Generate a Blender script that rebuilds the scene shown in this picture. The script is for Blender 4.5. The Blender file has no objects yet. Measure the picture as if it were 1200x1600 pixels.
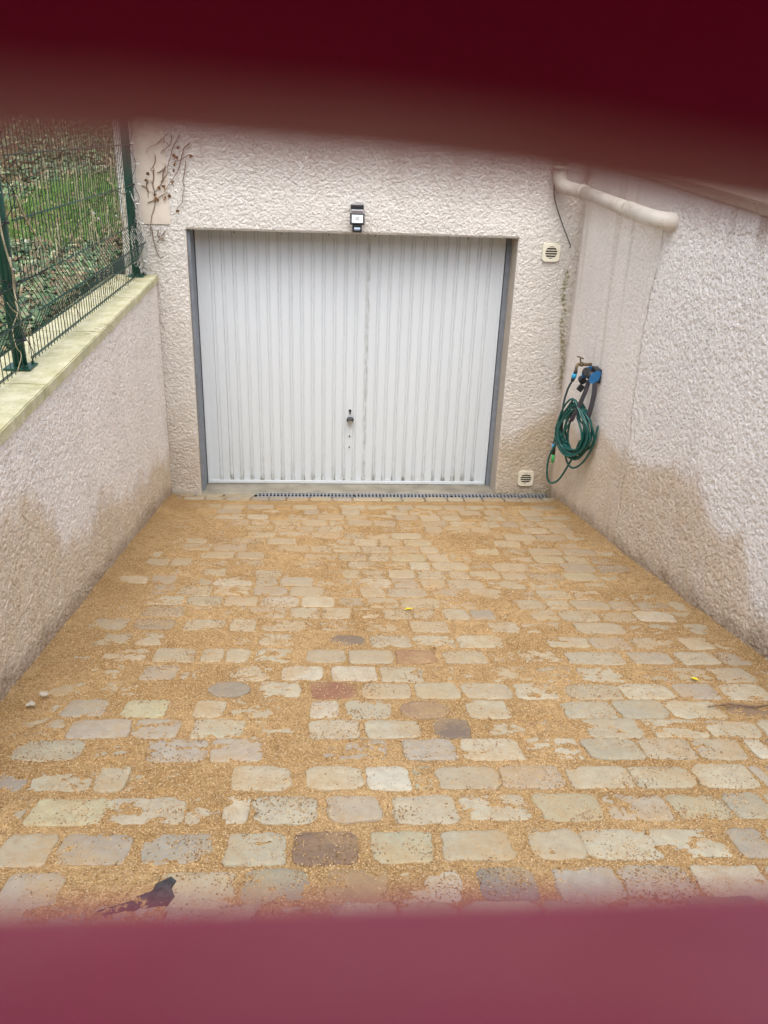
import bpy, math, random
import numpy as np
from mathutils import Vector, Matrix
random.seed(7); rng = np.random.default_rng(11)
S = bpy.context.scene; COL = S.collection; R = math.radians
CZ = 2.85                                   # eye height above the foot of the garage door

# ------------------------------------------------------------ camera
cd = bpy.data.cameras.new('camera'); cam = bpy.data.objects.new('camera', cd); COL.objects.link(cam)
S.camera = cam
pit, yaw, rol = R(24.3355), R(4.5329), R(2.1057)
Fw = Vector((math.sin(yaw)*math.cos(pit), math.cos(yaw)*math.cos(pit), -math.sin(pit)))
R0 = Vector((math.cos(yaw), -math.sin(yaw), 0)); U0 = R0.cross(Fw)
Rv = R0*math.cos(rol) + U0*math.sin(rol); Uv = Rv.cross(Fw)
m = Matrix((Rv, Uv, -Fw)).transposed().to_4x4(); m.translation = (0, 0, CZ); cam.matrix_world = m
cd.sensor_fit = 'VERTICAL'; cd.sensor_height = 36; cd.sensor_width = 27; cd.lens = 1320/1600*36
cd.clip_start = 0.004; cd.clip_end = 400
cd.dof.use_dof = True; cd.dof.focus_distance = 4.2; cd.dof.aperture_fstop = cd.lens/3.9     # 3.4 mm pupil
# ------------------------------------------------------------ sky and sun (overcast)
SUN_EL, SUN_AZ = 60, 182                    # azimuth clockwise from +Y: behind and left of the viewer
w = bpy.data.worlds.new('World'); S.world = w; w.use_nodes = True
nt = w.node_tree; bg = nt.nodes['Background']; sky = nt.nodes.new('ShaderNodeTexSky')
sky.sky_type = 'NISHITA'; sky.sun_disc = False; sky.sun_elevation = R(SUN_EL); sky.sun_rotation = R(SUN_AZ)
sky.air_density = 1.0; sky.dust_density = 3.0; sky.ozone_density = 1.0
hs = nt.nodes.new('ShaderNodeHueSaturation'); hs.inputs['Saturation'].default_value = 0.42
nt.links.new(sky.outputs[0], hs.inputs['Color']); nt.links.new(hs.outputs[0], bg.inputs[0]); bg.inputs[1].default_value = 0.15
sd = bpy.data.lights.new('sun', 'SUN'); sd.energy = 0.5; sd.angle = R(50); sd.color = (1, .95, .88)
sun = bpy.data.objects.new('sun', sd); COL.objects.link(sun)
az, el = R(SUN_AZ), R(SUN_EL)
sun.rotation_euler = Vector((math.sin(az)*math.cos(el), math.cos(az)*math.cos(el), math.sin(el))).to_track_quat('Z', 'Y').to_euler()
S.view_settings.view_transform = 'Standard'; S.view_settings.look = 'None'
S.view_settings.exposure = 1.3; S.view_settings.gamma = 1.0
S.render.resolution_x = 768; S.render.resolution_y = 1024

# ------------------------------------------------------------ numpy noise
_P = np.random.default_rng(3).random((256, 256))
def vn(x, y):
    xi = np.floor(x).astype(np.int64); yi = np.floor(y).astype(np.int64)
    fx = x-xi; fy = y-yi; fx = fx*fx*(3-2*fx); fy = fy*fy*(3-2*fy)
    a = _P[xi & 255, yi & 255]; b = _P[(xi+1) & 255, yi & 255]; c = _P[xi & 255, (yi+1) & 255]; d = _P[(xi+1) & 255, (yi+1) & 255]
    return (a*(1-fx)+b*fx)*(1-fy) + (c*(1-fx)+d*fx)*fy
def fbm(x, y, o=4, g=.5):
    s = 0; a = 1; t = 0
    for k in range(o):
        s = s + a*vn(x*2**k + 17.3*k, y*2**k + 41.7*k); t += a; a *= g
    return s/t
def sst(a, b, x):
    t = np.clip((x-a)/(b-a), 0, 1); return t*t*(3-2*t)

# ------------------------------------------------------------ materials
class NT:
    def __init__(s, name, rough=.8, spec=.3):
        s.m = bpy.data.materials.new(name); s.m.use_nodes = True; s.t = s.m.node_tree; s.b = s.t.nodes['Principled BSDF']
        s.b.inputs['Roughness'].default_value = rough; s.b.inputs['Specular IOR Level'].default_value = spec
        s.tc = s.t.nodes.new('ShaderNodeTexCoord').outputs['Object']
    def n(s, kind, **kw):
        nd = s.t.nodes.new(kind)
        for k, v in kw.items():
            if k.startswith('_'): s.put(nd.inputs[k[1:].replace('_', ' ')], v)
            else: setattr(nd, k, v)
        return nd
    def put(s, inp, v):
        if hasattr(v, 'is_output') or isinstance(v, bpy.types.NodeSocket): s.t.links.new(v, inp)
        else: inp.default_value = v
    def noise(s, sc, det=4, rough=.55, vec=None, dist=0):
        nd = s.n('ShaderNodeTexNoise'); nd.inputs['Scale'].default_value = sc; nd.inputs['Detail'].default_value = det
        nd.inputs['Roughness'].default_value = rough; nd.inputs['Distortion'].default_value = dist
        s.t.links.new(vec or s.tc, nd.inputs['Vector']); return nd.outputs[0]
    def voro(s, sc, feat='F1', vec=None, out=0):
        nd = s.n('ShaderNodeTexVoronoi', feature=feat); nd.inputs['Scale'].default_value = sc
        s.t.links.new(vec or s.tc, nd.inputs['Vector']); return nd.outputs[out]
    def scale(s, v):
        nd = s.n('ShaderNodeMapping'); nd.inputs['Scale'].default_value = v; s.t.links.new(s.tc, nd.inputs[0]); return nd.outputs[0]
    def rng(s, x, a, b, c=0., d=1.):
        nd = s.n('ShaderNodeMapRange'); s.put(nd.inputs[0], x)
        for i, v in enumerate((a, b, c, d)): s.put(nd.inputs[i+1], v)
        return nd.outputs[0]
    def math(s, op, a, b=0.):
        nd = s.n('ShaderNodeMath', operation=op); s.put(nd.inputs[0], a); s.put(nd.inputs[1], b); return nd.outputs[0]
    def mix(s, f, a, b, bt='MIX'):
        nd = s.n('ShaderNodeMix', data_type='RGBA', blend_type=bt)
        s.put(nd.inputs[0], f); s.put(nd.inputs[6], c4(a)); s.put(nd.inputs[7], c4(b)); return nd.outputs[2]
    def attr(s, name, ch=None):
        nd = s.n('ShaderNodeAttribute', attribute_name=name)
        if ch is None: return nd.outputs['Color']
        sp = s.n('ShaderNodeSeparateColor'); s.t.links.new(nd.outputs['Color'], sp.inputs[0]); return sp.outputs[ch]
    def col(s, c): s.put(s.b.inputs['Base Color'], c4(c)); return s
    def bump(s, h, dist=.002, st=1.):
        nd = s.n('ShaderNodeBump'); nd.inputs['Distance'].default_value = dist; nd.inputs['Strength'].default_value = st
        s.t.links.new(h, nd.inputs['Height']); s.t.links.new(nd.outputs[0], s.b.inputs['Normal']); return s
def c4(c): return (*c, 1) if isinstance(c, tuple) and len(c) == 3 else c

def plain(name, c, rough=.5, spec=.4, var=.12, sc=30., metal=0., bump=0.):
    k = NT(name, rough, spec); n = k.noise(sc, 4)
    k.col(k.mix(k.rng(n, .3, .7), tuple(x*(1-var) for x in c), tuple(min(1, x*(1+var)) for x in c)))
    k.b.inputs['Metallic'].default_value = metal
    if bump: k.bump(k.noise(sc*8, 3), bump)
    return k.m

def render_mat(name, base, damp, chips):
    """sprayed mineral render; 'mask' attribute: R damp soil splash, G moss, B brown run-off streak"""
    k = NT(name, .92, .15)
    lo = k.noise(1.7, 5); fine = k.noise(95, 4, .7)
    c = k.mix(k.rng(lo, .35, .65), tuple(x*.93 for x in base), base)
    st = k.noise(5, 5, .6, k.scale((5, 5, .5)))
    c = k.mix(k.rng(st, .52, .85, 0, .22), c, tuple(x*y for x, y in zip(base, (.78, .72, .64))))
    sp = k.voro(105, 'F1')
    c = k.mix(k.rng(sp, .07, .20, chips, 0.), c, tuple(x*.50 for x in base))  # darker specks at the low points of the bump
    c = k.mix(k.rng(fine, .55, .8, 0, .25), c, tuple(min(1, x*1.18) for x in base))
    c = k.mix(k.math('MULTIPLY', k.attr('mask', 0), k.rng(k.noise(6, 6, .7), .3, .7, .62, 1.)), c, damp, 'MULTIPLY')
    c = k.mix(k.math('MULTIPLY', k.attr('mask', 1), k.rng(k.noise(45, 4), .35, .6)), c, (.19, .175, .055))
    c = k.mix(k.math('MULTIPLY', k.attr('mask', 2), k.rng(k.noise(30, 4), .3, .6, .5, 1.)), c, (.30, .22, .15))
    k.col(c)
    h = k.math('ADD', k.math('ADD', k.noise(110, 5, .7), k.rng(sp, .0, .35, 0, .7)), k.rng(k.noise(58, 3, .6, dist=.3), .38, .55, 0, 1.3))
    k.bump(h, .0024, 1.); return k.m

M = {}
M['house_render'] = render_mat('beige_sprayed_render', (.695, .66, .615), (.76, .66, .52), .4)
M['left_render'] = render_mat('pink_beige_render', (.90, .835, .775), (.78, .68, .53), .6)
M['right_render'] = render_mat('pale_render', (.88, .83, .785), (.77, .66, .52), .45)
M['smooth_plaster'] = plain('smooth_plaster', (.46, .40, .335), .9, .2, .08, 9, bump=.0006)
M['concrete'] = plain('dusty_concrete', (.25, .23, .185), .9, .2, .25, 7, bump=.001)
M['cement_board'] = plain('cement_board', (.62, .55, .47), .85, .2, .07, 12, bump=.0004)

def coping_mat(name, a, b, mossy):
    k = NT(name, .9, .2); n = k.noise(9, 6, .65); n2 = k.noise(60, 4, .6); c = k.mix(k.rng(n, .35, .65), a, b)
    c = k.mix(k.rng(n2, .5, .75, 0, .5), c, tuple(x*.6 for x in a))
    c = k.mix(k.rng(k.noise(3.5, 6, .7), .5, .68, 0, mossy), c, (.24, .24, .11))
    c = k.mix(k.rng(k.voro(55), .05, .16, .6, 0), c, (.10, .10, .06))
    k.col(c); k.bump(k.noise(70, 5, .6), .002); return k.m
M['coping'] = coping_mat('mossy_cast_stone', (.49, .46, .27), (.62, .585, .42), .6)
M['coping_right'] = coping_mat('tan_cast_stone', (.42, .36, .28), (.55, .48, .38), .15)

# galvanised and painted metals, plastics
def door_mat():
    k = NT('white_door_paint', .38, .5)
    sep = k.n('ShaderNodeSeparateXYZ'); k.t.links.new(k.tc, sep.inputs[0])
    z = sep.outputs[2]
    c = k.mix(k.rng(k.noise(3, 4, .6, k.scale((3, 1, .3))), .2, .9), (.585, .635, .675), (.625, .675, .715))
    low = k.rng(z, .02, .42, 1., 0.)
    spk = k.noise(70, 5, .75, k.scale((1.6, 1, .6)))
    thr = k.math('SUBTRACT', .80, k.math('MULTIPLY', low, .16))
    c = k.mix(k.math('MULTIPLY', k.math('GREATER_THAN', spk, thr), .75), c, (.16, .13, .09))
    c = k.mix(k.rng(k.noise(9, 5, .7), .45, .75, 0, k.math('MULTIPLY', low, .35)), c, (.50, .45, .35))
    dirt = k.attr('grime', 0)
    c = k.mix(k.math('MULTIPLY', dirt, k.rng(k.noise(38, 4, .7, k.scale((1, 1, .35))), .35, .62)), c, (.15, .14, .11))
    k.col(c); k.bump(k.noise(5, 3), .0012, .6); return k.m
M['door'] = door_mat()
M['frame_grey'] = plain('grey_galvanised_frame', (.20, .225, .26), .5, .5, .15, 14)
M['rubber_and_shade'] = plain('black_rubber_and_shade', (.015, .015, .016), .6, .4)  # side seals, and the painted shade above and below the door
M['black_plastic'] = plain('black_plastic', (.018, .019, .022), .4, .5)
M['grey_plastic'] = plain('dark_grey_strap', (.055, .052, .06), .7, .3)
M['steel'] = plain('brushed_steel', (.55, .55, .56), .3, .5, metal=.9)
M['blue_plastic'] = plain('blue_plastic', (.02, .15, .36), .35, .5)
M['cyan_plastic'] = plain('cyan_plastic', (.02, .36, .62), .35, .5)
M['lime_plastic'] = plain('green_plastic', (.05, .42, .12), .35, .5)
M['hose'] = plain('green_hose', (.004, .085, .072), .22, .6, .2, 20)
M['hose_dark'] = plain('dark_hose', (.012, .03, .03), .35, .5)
M['brass'] = plain('old_brass', (.20, .15, .085), .5, .5, .3, 60, metal=.6)
M['pvc'] = (lambda k: (k.col(k.mix(k.rng(k.noise(14, 5, .7), .5, .72, 0, .6), (.70, .66, .58), (.40, .32, .23))), k.m)[1])(NT('aged_pvc', .45, .4))
M['vent_cream'] = plain('cream_vent_plastic', (.74, .71, .58), .45, .4, .06)
M['chip'] = plain('stone_chip_pale', (.42, .38, .31), .8, .2)
M['vent_dark'] = plain('vent_duct_shade', (.035, .03, .025), .9, .1)
M['lamp_glass'] = plain('lamp_glass', (.75, .78, .80), .15, .6, .03)
M['led'] = plain('led_chip', (.42, .42, .40), .4, .4)
M['sensor'] = plain('sensor_lens', (.30, .38, .48), .3, .5)
M['green_paint'] = plain('dark_green_powder_coat', (.008, .065, .045), .38, .5, .2, 25)
M['wire_green'] = plain('green_coated_wire', (.014, .05, .036), .4, .5, .25, 25)
M['cable_black'] = plain('black_cable', (.02, .018, .018), .6, .3)
M['cable_pale'] = plain('weathered_cable', (.42, .41, .36), .6, .3, .3, 40)
M['bulb'] = plain('white_bulb', (.75, .78, .78), .3, .5)
M['twig'] = plain('dry_twig', (.19, .13, .085), .9, .1, .4, 40)
M['twig_pale'] = plain('pale_dead_stem', (.42, .37, .25), .9, .1, .4, 30)
M['dead_leaf'] = plain('dead_leaf', (.17, .085, .035), .8, .2, .5, 60)
M['yellow_leaf'] = plain('yellow_leaf', (.62, .50, .03), .6, .3, .2, 90)
M['grate'] = plain('grate_metal', (.22, .225, .235), .5, .5, .2, 60)
M['drain_dark'] = plain('drain_inside', (.02, .018, .015), .9, .1)

def gate_mat():
    k = NT('red_gate_paint', .36, .22); n = k.noise(55, 4, .6)
    k.col(k.mix(k.rng(n, .35, .7), (.25, .003, .048), (.30, .006, .064)))
    k.put(k.b.inputs['Roughness'], k.rng(k.noise(40, 3), .3, .7, .36, .5)); return k.m
M['gate'] = gate_mat()

def stone_mat():
    k = NT('sandstone_setts', .85, .25); base = k.attr('tint')
    c = k.mix(k.rng(k.noise(14, 6, .65, dist=.8), .35, .7), base, k.mix(1., base, (.80, .80, .83), 'MULTIPLY'))
    c = k.mix(k.rng(k.noise(38, 5, .7, dist=.5), .52, .75, 0, .45), c, k.mix(1., base, (1.25, 1.22, 1.12), 'MULTIPLY'))
    veins = k.n('ShaderNodeTexWave'); veins.inputs['Scale'].default_value = 3; veins.inputs['Distortion'].default_value = 9; veins.inputs['Detail'].default_value = 4
    k.t.links.new(k.scale((1.2, 3, 1)), veins.inputs[0])
    c = k.mix(k.rng(veins.outputs[1], .8, 1., 0, .25), c, k.mix(1., base, (.7, .68, .66), 'MULTIPLY'))
    # sand dust lying on the setts
    d = k.math('ADD', k.noise(5, 5, .6), k.math('MULTIPLY', k.noise(60, 4, .7), .55))
    c = k.mix(k.rng(d, .72, 1.0, .0, .75), c, (.38, .262, .13))
    c = k.mix(k.attr('dust', 0), c, (.40, .28, .15))
    g = k.n('ShaderNodeTexVoronoi'); g.inputs['Scale'].default_value = 210; k.t.links.new(k.tc, g.inputs['Vector'])
    hit = k.math('MULTIPLY', k.math('LESS_THAN', g.outputs[0], .30), k.math('GREATER_THAN', k.noise(35, 3), .55))
    c = k.mix(k.math('MULTIPLY', hit, .7), c, (.30, .17, .08))
    k.col(c); k.bump(k.math('ADD', k.noise(45, 6, .65), k.math('MULTIPLY', hit, .3)), .003, .8); return k.m
M['stone'] = stone_mat()

def sand_mat():
    k = NT('ochre_jointing_sand', .95, .1)
    lo = k.noise(2.2, 5, .6); md = k.noise(26, 4, .6)
    v = k.n('ShaderNodeTexVoronoi'); v.inputs['Scale'].default_value = 230; k.t.links.new(k.tc, v.inputs['Vector'])
    sp = k.n('ShaderNodeSeparateColor'); k.t.links.new(v.outputs['Color'], sp.inputs[0])
    c = k.mix(k.rng(lo, .38, .62), (.36, .222, .090), (.52, .345, .162))
    c = k.mix(k.rng(md, .4, .65, 0, .75), c, (.33, .195, .08))
    c = k.mix(k.rng(sp.outputs[0], .0, .35, .6, 0), c, (.20, .115, .05))
    c = k.mix(k.rng(sp.outputs[1], .72, 1., 0, .45), c, (.66, .53, .35))
    k.col(c); h = k.math('ADD', k.rng(v.outputs[0], 0, .6, 1, 0), k.math('MULTIPLY', k.noise(90, 4, .7), 1.6))
    k.bump(h, .0036, 1.); return k.m
M['sand'] = sand_mat()
def tint_mat(name, rough=.8, spec=.2, sc=120.):
    k = NT(name, rough, spec); c = k.attr('tint')
    k.col(k.mix(k.rng(k.noise(sc, 2), .3, .7, 0, .5), c, k.mix(1., c, (.7, .7, .7), 'MULTIPLY'))); return k.m
M['grain'] = tint_mat('sand_grain')
M['foliage'] = tint_mat('garden_foliage', .55, .35)
def soil_mat():
    k = NT('leafy_soil', .95, .1); c = k.mix(k.rng(k.noise(3, 6, .7), .35, .65), (.075, .05, .03), (.15, .10, .055))
    c = k.mix(k.rng(k.noise(40, 5, .7), .5, .7), c, (.20, .13, .07)); c = k.mix(k.rng(k.noise(1.1, 5), .5, .62), c, (.05, .07, .025))
    k.col(c); k.bump(k.noise(30, 5), .02); return k.m
M['soil'] = soil_mat()
M['added_hedge'] = plain('added_hedge_green', (.03, .055, .02), .8, .2, .5, 12, bump=.03)
M['slate'] = plain('black_slate', (.05, .05, .052), .85, .3, .5, 60, bump=.002)
M['asphalt'] = plain('asphalt', (.04, .04, .04), .9, .2, .3, 40, bump=.004)

# ------------------------------------------------------------ mesh helpers
def link(name, me, mat, parent=None, smooth=False):
    o = bpy.data.objects.new(name, me); COL.objects.link(o)
    if mat: me.materials.append(M[mat] if isinstance(mat, str) else mat)
    if smooth: me.polygons.foreach_set('use_smooth', np.ones(len(me.polygons), bool))
    if parent: o.parent = parent
    return o
def tag(o, label=None, cat=None, group=None, kind=None):
    if label: o['label'] = label
    if cat: o['category'] = cat
    if group: o['group'] = group
    if kind: o['kind'] = kind
    return o
def thing(name, label, cat, group=None):
    return tag(lnk(bpy.data.objects.new(name, None)), label, cat, group)
def lnk(o): COL.objects.link(o); return o
class MB:
    def __init__(s): s.v = []; s.f = []
    def add(s, vs, fs):
        b = len(s.v); s.v += [tuple(p) for p in vs]; s.f += [tuple(b+i for i in f) for f in fs]; return s
    def box(s, x0, x1, y0, y1, z0, z1, bev=0.):
        if bev:
            return s.bbox((x0+x1)/2, (y0+y1)/2, (z0+z1)/2, x1-x0, y1-y0, z1-z0, bev)
        v = [(x, y, z) for x in (x0, x1) for y in (y0, y1) for z in (z0, z1)]
        return s.add(v, [(0, 1, 3, 2), (4, 6, 7, 5), (0, 4, 5, 1), (2, 3, 7, 6), (0, 2, 6, 4), (1, 5, 7, 3)])
    def bbox(s, cx, cy, cz, sx, sy, sz, b, rot=None):
        bm = bmesh.new(); bmesh.ops.create_cube(bm, size=1)
        for v in bm.verts: v.co = Vector((v.co.x*sx, v.co.y*sy, v.co.z*sz))
        bmesh.ops.bevel(bm, geom=bm.edges[:], offset=b, segments=2, affect='EDGES', profile=.6)
        if rot is not None: bmesh.ops.transform(bm, matrix=rot, verts=bm.verts)
        bm.verts.index_update()
        s.add([v.co+Vector((cx, cy, cz)) for v in bm.verts], [[v.index for v in f.verts] for f in bm.faces]); bm.free(); return s
    def tube(s, pts, r, n=8, cap=True, closed=False):
        P = [Vector(p) for p in pts]; k = len(P); rr = r if isinstance(r, (list, tuple)) else [r]*k
        ref = None; vs = []
        for i, p in enumerate(P):
            a = P[i-1] if (i or closed) else P[i]; b = P[(i+1) % k] if (i < k-1 or closed) else P[i]
            t = (b-a).normalized()
            if ref is None: ref = t.orthogonal().normalized()
            ref = (ref - t*ref.dot(t)); ref = ref.normalized() if ref.length > 1e-6 else t.orthogonal().normalized()
            bi = t.cross(ref)
            for j in range(n):
                an = 2*math.pi*j/n; vs.append(p + (ref*math.cos(an)+bi*math.sin(an))*rr[i])
        fs = [(i*n+j, i*n+(j+1) % n, (i+1) % k*n+(j+1) % n, (i+1) % k*n+j) for i in range(k if closed else k-1) for j in range(n)]
        if cap and not closed: fs += [tuple(range(n-1, -1, -1)), tuple((k-1)*n+j for j in range(n))]
        return s.add(vs, fs)
    def cyl(s, a, b, r, n=16, r2=None): return s.tube([a, b], [r, r if r2 is None else r2], n)
    def build(s, name, mat, parent=None, smooth=False):
        me = bpy.data.meshes.new(name); me.from_pydata(s.v, [], s.f); me.update()
        return link(name, me, mat, parent, smooth)
import bmesh
def npmesh(name, V, F, mat, parent=None, smooth=True, attrs=None):
    """V (n,3) floats, F (m,4) or (m,3) ints"""
    me = bpy.data.meshes.new(name); V = np.ascontiguousarray(V, np.float32); F = np.ascontiguousarray(F, np.int32); k = F.shape[1]
    me.vertices.add(len(V)); me.vertices.foreach_set('co', V.ravel())
    me.loops.add(F.size); me.loops.foreach_set('vertex_index', F.ravel())
    me.polygons.add(len(F)); me.polygons.foreach_set('loop_start', np.arange(0, F.size, k, dtype=np.int32)); me.polygons.foreach_set('loop_total', np.full(len(F), k, np.int32))
    me.update(calc_edges=True); me.validate()
    for an, A in (attrs or {}).items():
        at = me.attributes.new(an, 'FLOAT_COLOR', 'POINT'); B = np.ones((len(V), 4), np.float32); B[:, :A.shape[1]] = A; at.data.foreach_set('color', B.ravel())
    return link(name, me, mat, parent, smooth)
def gridF(nu, nv, base=0, flip=False):
    i = np.arange(nu-1)[:, None]*nv + np.arange(nv-1)[None, :]; i = i.ravel()+base
    F = np.stack([i, i+nv, i+nv+1, i+1], 1); return F[:, ::-1] if flip else F
def curve(pts, n=8):
    """Catmull-Rom through pts"""
    P = [Vector(p) for p in pts]; P = [2*P[0]-P[1]] + P + [2*P[-1]-P[-2]]; out = []
    for i in range(1, len(P)-2):
        for j in range(n):
            t = j/n; a, b, c, d = P[i-1:i+3]
            out.append(.5*((2*b)+(c-a)*t+(2*a-5*b+4*c-d)*t*t+(3*b-a-3*c+d)*t**3))
    out.append(P[-2]); return out
def interp(x, tab): return np.interp(x, [a for a, b in tab], [b for a, b in tab])

# ------------------------------------------------------------ setts read row by row (metres; tint letter, how much sand lies on it)
ROWS=[(1.454, '0.937 1.124 s1'),
(1.583, '-0.800 -0.652 p1;-0.597 -0.487 o3;-0.566 -0.416 p4;-0.416 -0.223 g1;-0.202 -0.033 d2;0.009 0.169 t2;0.189 0.365 w2;0.412 0.565 s1;0.613 0.789 p2;0.798 0.987 p1;0.999 1.194 w2'),
(1.752, '-0.862 -0.725 g1;-0.715 -0.520 a2;-0.488 -0.302 b2;-0.264 -0.093 g2;-0.079 0.102 n0;0.137 0.311 e0;0.335 0.535 g1;0.587 0.742 l2;0.742 0.962 l1;0.947 1.152 l3;1.181 1.286 a1'),
(1.937, '-0.930 -0.858 g4;-0.849 -0.609 y1;-0.631 -0.401 g3;-0.397 -0.298 g4;-0.289 -0.214 l3;-0.204 -0.011 l1;0.014 0.177 p1;0.211 0.412 l0;0.423 0.626 l2;0.656 0.856 e1;0.866 1.068 p2;1.078 1.253 e2;1.259 1.387 g1'),
(2.113, '-0.995 -0.909 a3;-0.899 -0.714 g2;-0.705 -0.607 g2;-0.601 -0.429 g4;-0.285 -0.098 l1;-0.053 0.131 l1;0.143 0.282 w1;0.292 0.361 e3;0.369 0.574 g0;0.581 0.786 p0;0.793 1.012 l2;1.016 1.225 l1;1.234 1.434 l0;1.443 1.483 p1'),
(2.295, '-1.063 -1.022 g2;-1.017 -0.798 g0;-0.794 -0.602 g3;-0.589 -0.384 p1;-0.373 -0.202 p2;-0.159 -0.029 g4;-0.018 0.223 a3;0.278 0.460 p0;0.478 0.691 l1;0.703 0.896 l3;0.919 1.114 g0;1.121 1.307 g0;1.314 1.488 g1;1.516 1.582 w1'),
(2.442, '-1.110 -0.900 g1;-0.883 -0.670 p0;-0.666 -0.504 p1;-0.459 -0.275 l1;-0.257 -0.076 l3;-0.049 0.135 l0;0.153 0.352 l0;0.401 0.537 k1;0.596 0.750 l3;0.774 0.929 g4;0.965 1.170 g2;1.207 1.415 l3;1.427 1.625 l2'),
(2.6, '-1.175 -0.970 g3;-0.947 -0.791 p1;-0.733 -0.572 y1;-0.476 -0.361 l1;-0.342 -0.152 l3;-0.044 0.064 w1;0.088 0.263 g1;0.287 0.483 nE0;0.552 0.714 l2;0.726 0.876 g4;0.927 1.129 g0;1.137 1.339 g0;1.349 1.553 l1;1.579 1.748 n3'),
(2.764, '-1.092 -0.929 g2;-0.863 -0.705 l3;-0.693 -0.508 g4;-0.447 -0.283 sE0;-0.248 -0.085 l3;-0.042 0.138 r1;0.156 0.353 l0;0.368 0.549 l0;0.560 0.758 l1;0.776 0.947 l2;0.987 1.213 g0;1.219 1.428 l0;1.442 1.619 p2;1.646 1.838 w1'),
(2.926, '-1.133 -0.994 g4;-0.974 -0.816 l3;-0.734 -0.593 a1;-0.572 -0.430 g4;-0.378 -0.208 l2;-0.168 0.004 w1;0.038 0.225 w1;0.243 0.424 l1;0.459 0.649 l3;0.676 0.882 l3;0.910 1.062 g3;1.090 1.272 l2;1.286 1.497 g3;1.511 1.668 g3'),
(3.111, '-1.185 -0.980 g1;-0.940 -0.751 l2;-0.724 -0.548 g0;-0.526 -0.425 l2;-0.417 -0.315 l2;-0.288 -0.122 l2;-0.072 0.101 g1;0.110 0.312 g0;0.321 0.497 r0;0.531 0.726 l1;0.740 0.870 g4;0.876 1.074 l3;1.088 1.353 g1;1.382 1.575 p2;1.605 1.785 l3'),
(3.293, '-1.182 -1.042 g3;-1.028 -0.859 g1;-0.839 -0.718 l2;-0.689 -0.532 g4;-0.504 -0.331 g4;-0.288 -0.128 l3;0.033 0.194 kE2;0.218 0.408 l1;0.417 0.611 l2;0.626 0.837 l1;0.852 1.034 g4;1.050 1.249 l2;1.255 1.434 p1;1.465 1.684 l3;1.699 1.841 w2'),
(3.484, '-1.123 -0.917 g1;-0.893 -0.702 s1;-0.655 -0.468 l1;-0.438 -0.317 l1;-0.287 -0.043 l2;-0.012 0.173 g4;0.204 0.359 g4;0.421 0.609 l2;0.640 0.798 g4;0.814 0.957 l1;0.973 1.181 g3;1.245 1.488 g1;1.521 1.766 g3;1.815 1.997 g1')]

VINES=[[(-1.091, 2.774), (-1.149, 2.728), (-1.172, 2.708), (-1.229, 2.68), (-1.249, 2.641)], [(-1.064, 2.769), (-1.074, 2.717), (-1.104, 2.684), (-1.137, 2.664), (-1.148, 2.647)], [(-1.002, 2.771), (-1.039, 2.725), (-1.07, 2.672), (-1.084, 2.626), (-1.102, 2.574), (-1.112, 2.527)], [(-0.943, 2.718), (-0.983, 2.688), (-0.997, 2.649), (-1.013, 2.596), (-1.037, 2.543), (-1.062, 2.496), (-1.091, 2.468), (-1.115, 2.427), (-1.146, 2.393)], [(-0.934, 2.628), (-0.954, 2.644), (-1.012, 2.609), (-1.083, 2.587)], [(-0.981, 2.604), (-0.993, 2.518), (-1.006, 2.471), (-1.002, 2.431), (-1.017, 2.37), (-1.023, 2.329), (-1.054, 2.287), (-1.07, 2.26)], [(-1.123, 2.566), (-1.141, 2.513), (-1.148, 2.467), (-1.179, 2.426), (-1.217, 2.384)], [(-1.212, 2.537), (-1.209, 2.485), (-1.22, 2.444), (-1.215, 2.391), (-1.214, 2.337), (-1.221, 2.289), (-1.244, 2.227), (-1.26, 2.151), (-1.261, 2.102)], [(-1.187, 2.636), (-1.198, 2.584), (-1.23, 2.53)], [(-1.298, 2.429), (-1.264, 2.416), (-1.256, 2.39), (-1.262, 2.349)], [(-1.265, 2.315), (-1.214, 2.337), (-1.162, 2.366), (-1.118, 2.387), (-1.11, 2.354)], [(-1.162, 2.459), (-1.132, 2.487), (-1.108, 2.527)], [(-1.205, 2.132), (-1.211, 2.09), (-1.19, 2.083), (-1.151, 2.126)], [(-1.222, 2.04), (-1.184, 2.076), (-1.164, 2.049)], [(-1.257, 2.151), (-1.242, 2.061), (-1.227, 1.976), (-1.201, 1.934), (-1.156, 1.957)], [(-1.186, 2.518), (-1.157, 2.526), (-1.127, 2.553)], [(-1.25, 2.463), (-1.263, 2.43), (-1.256, 2.39)]]
VLEAF=[(-1.028, 2.687), (-1.056, 2.631), (-1.039, 2.621), (-1.056, 2.575), (-1.059, 2.535), (-1.085, 2.462), (-1.056, 2.26), (-1.18, 2.416), (-1.215, 2.371), (-1.193, 2.338), (-1.142, 2.346), (-1.137, 2.427), (-1.147, 2.433), (-1.109, 2.367), (-1.213, 2.344), (-0.944, 2.634), (-1.267, 2.47), (-1.253, 2.51)]

# ------------------------------------------------------------ the ramp plane
W = 6.566                                    # house wall plane
def gz(X, Y):
    Y = np.asarray(Y, float); k = 1-sst(4.2, 6.4, Y)
    return 1.408 - .018*X*k - .212*Y + .018*(1-k)
def xl(Y): return -1.248 + (W-Y)*.018        # left wall face
def xr(Y): return 1.939 + (W-Y)*.018         # right wall face

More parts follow.
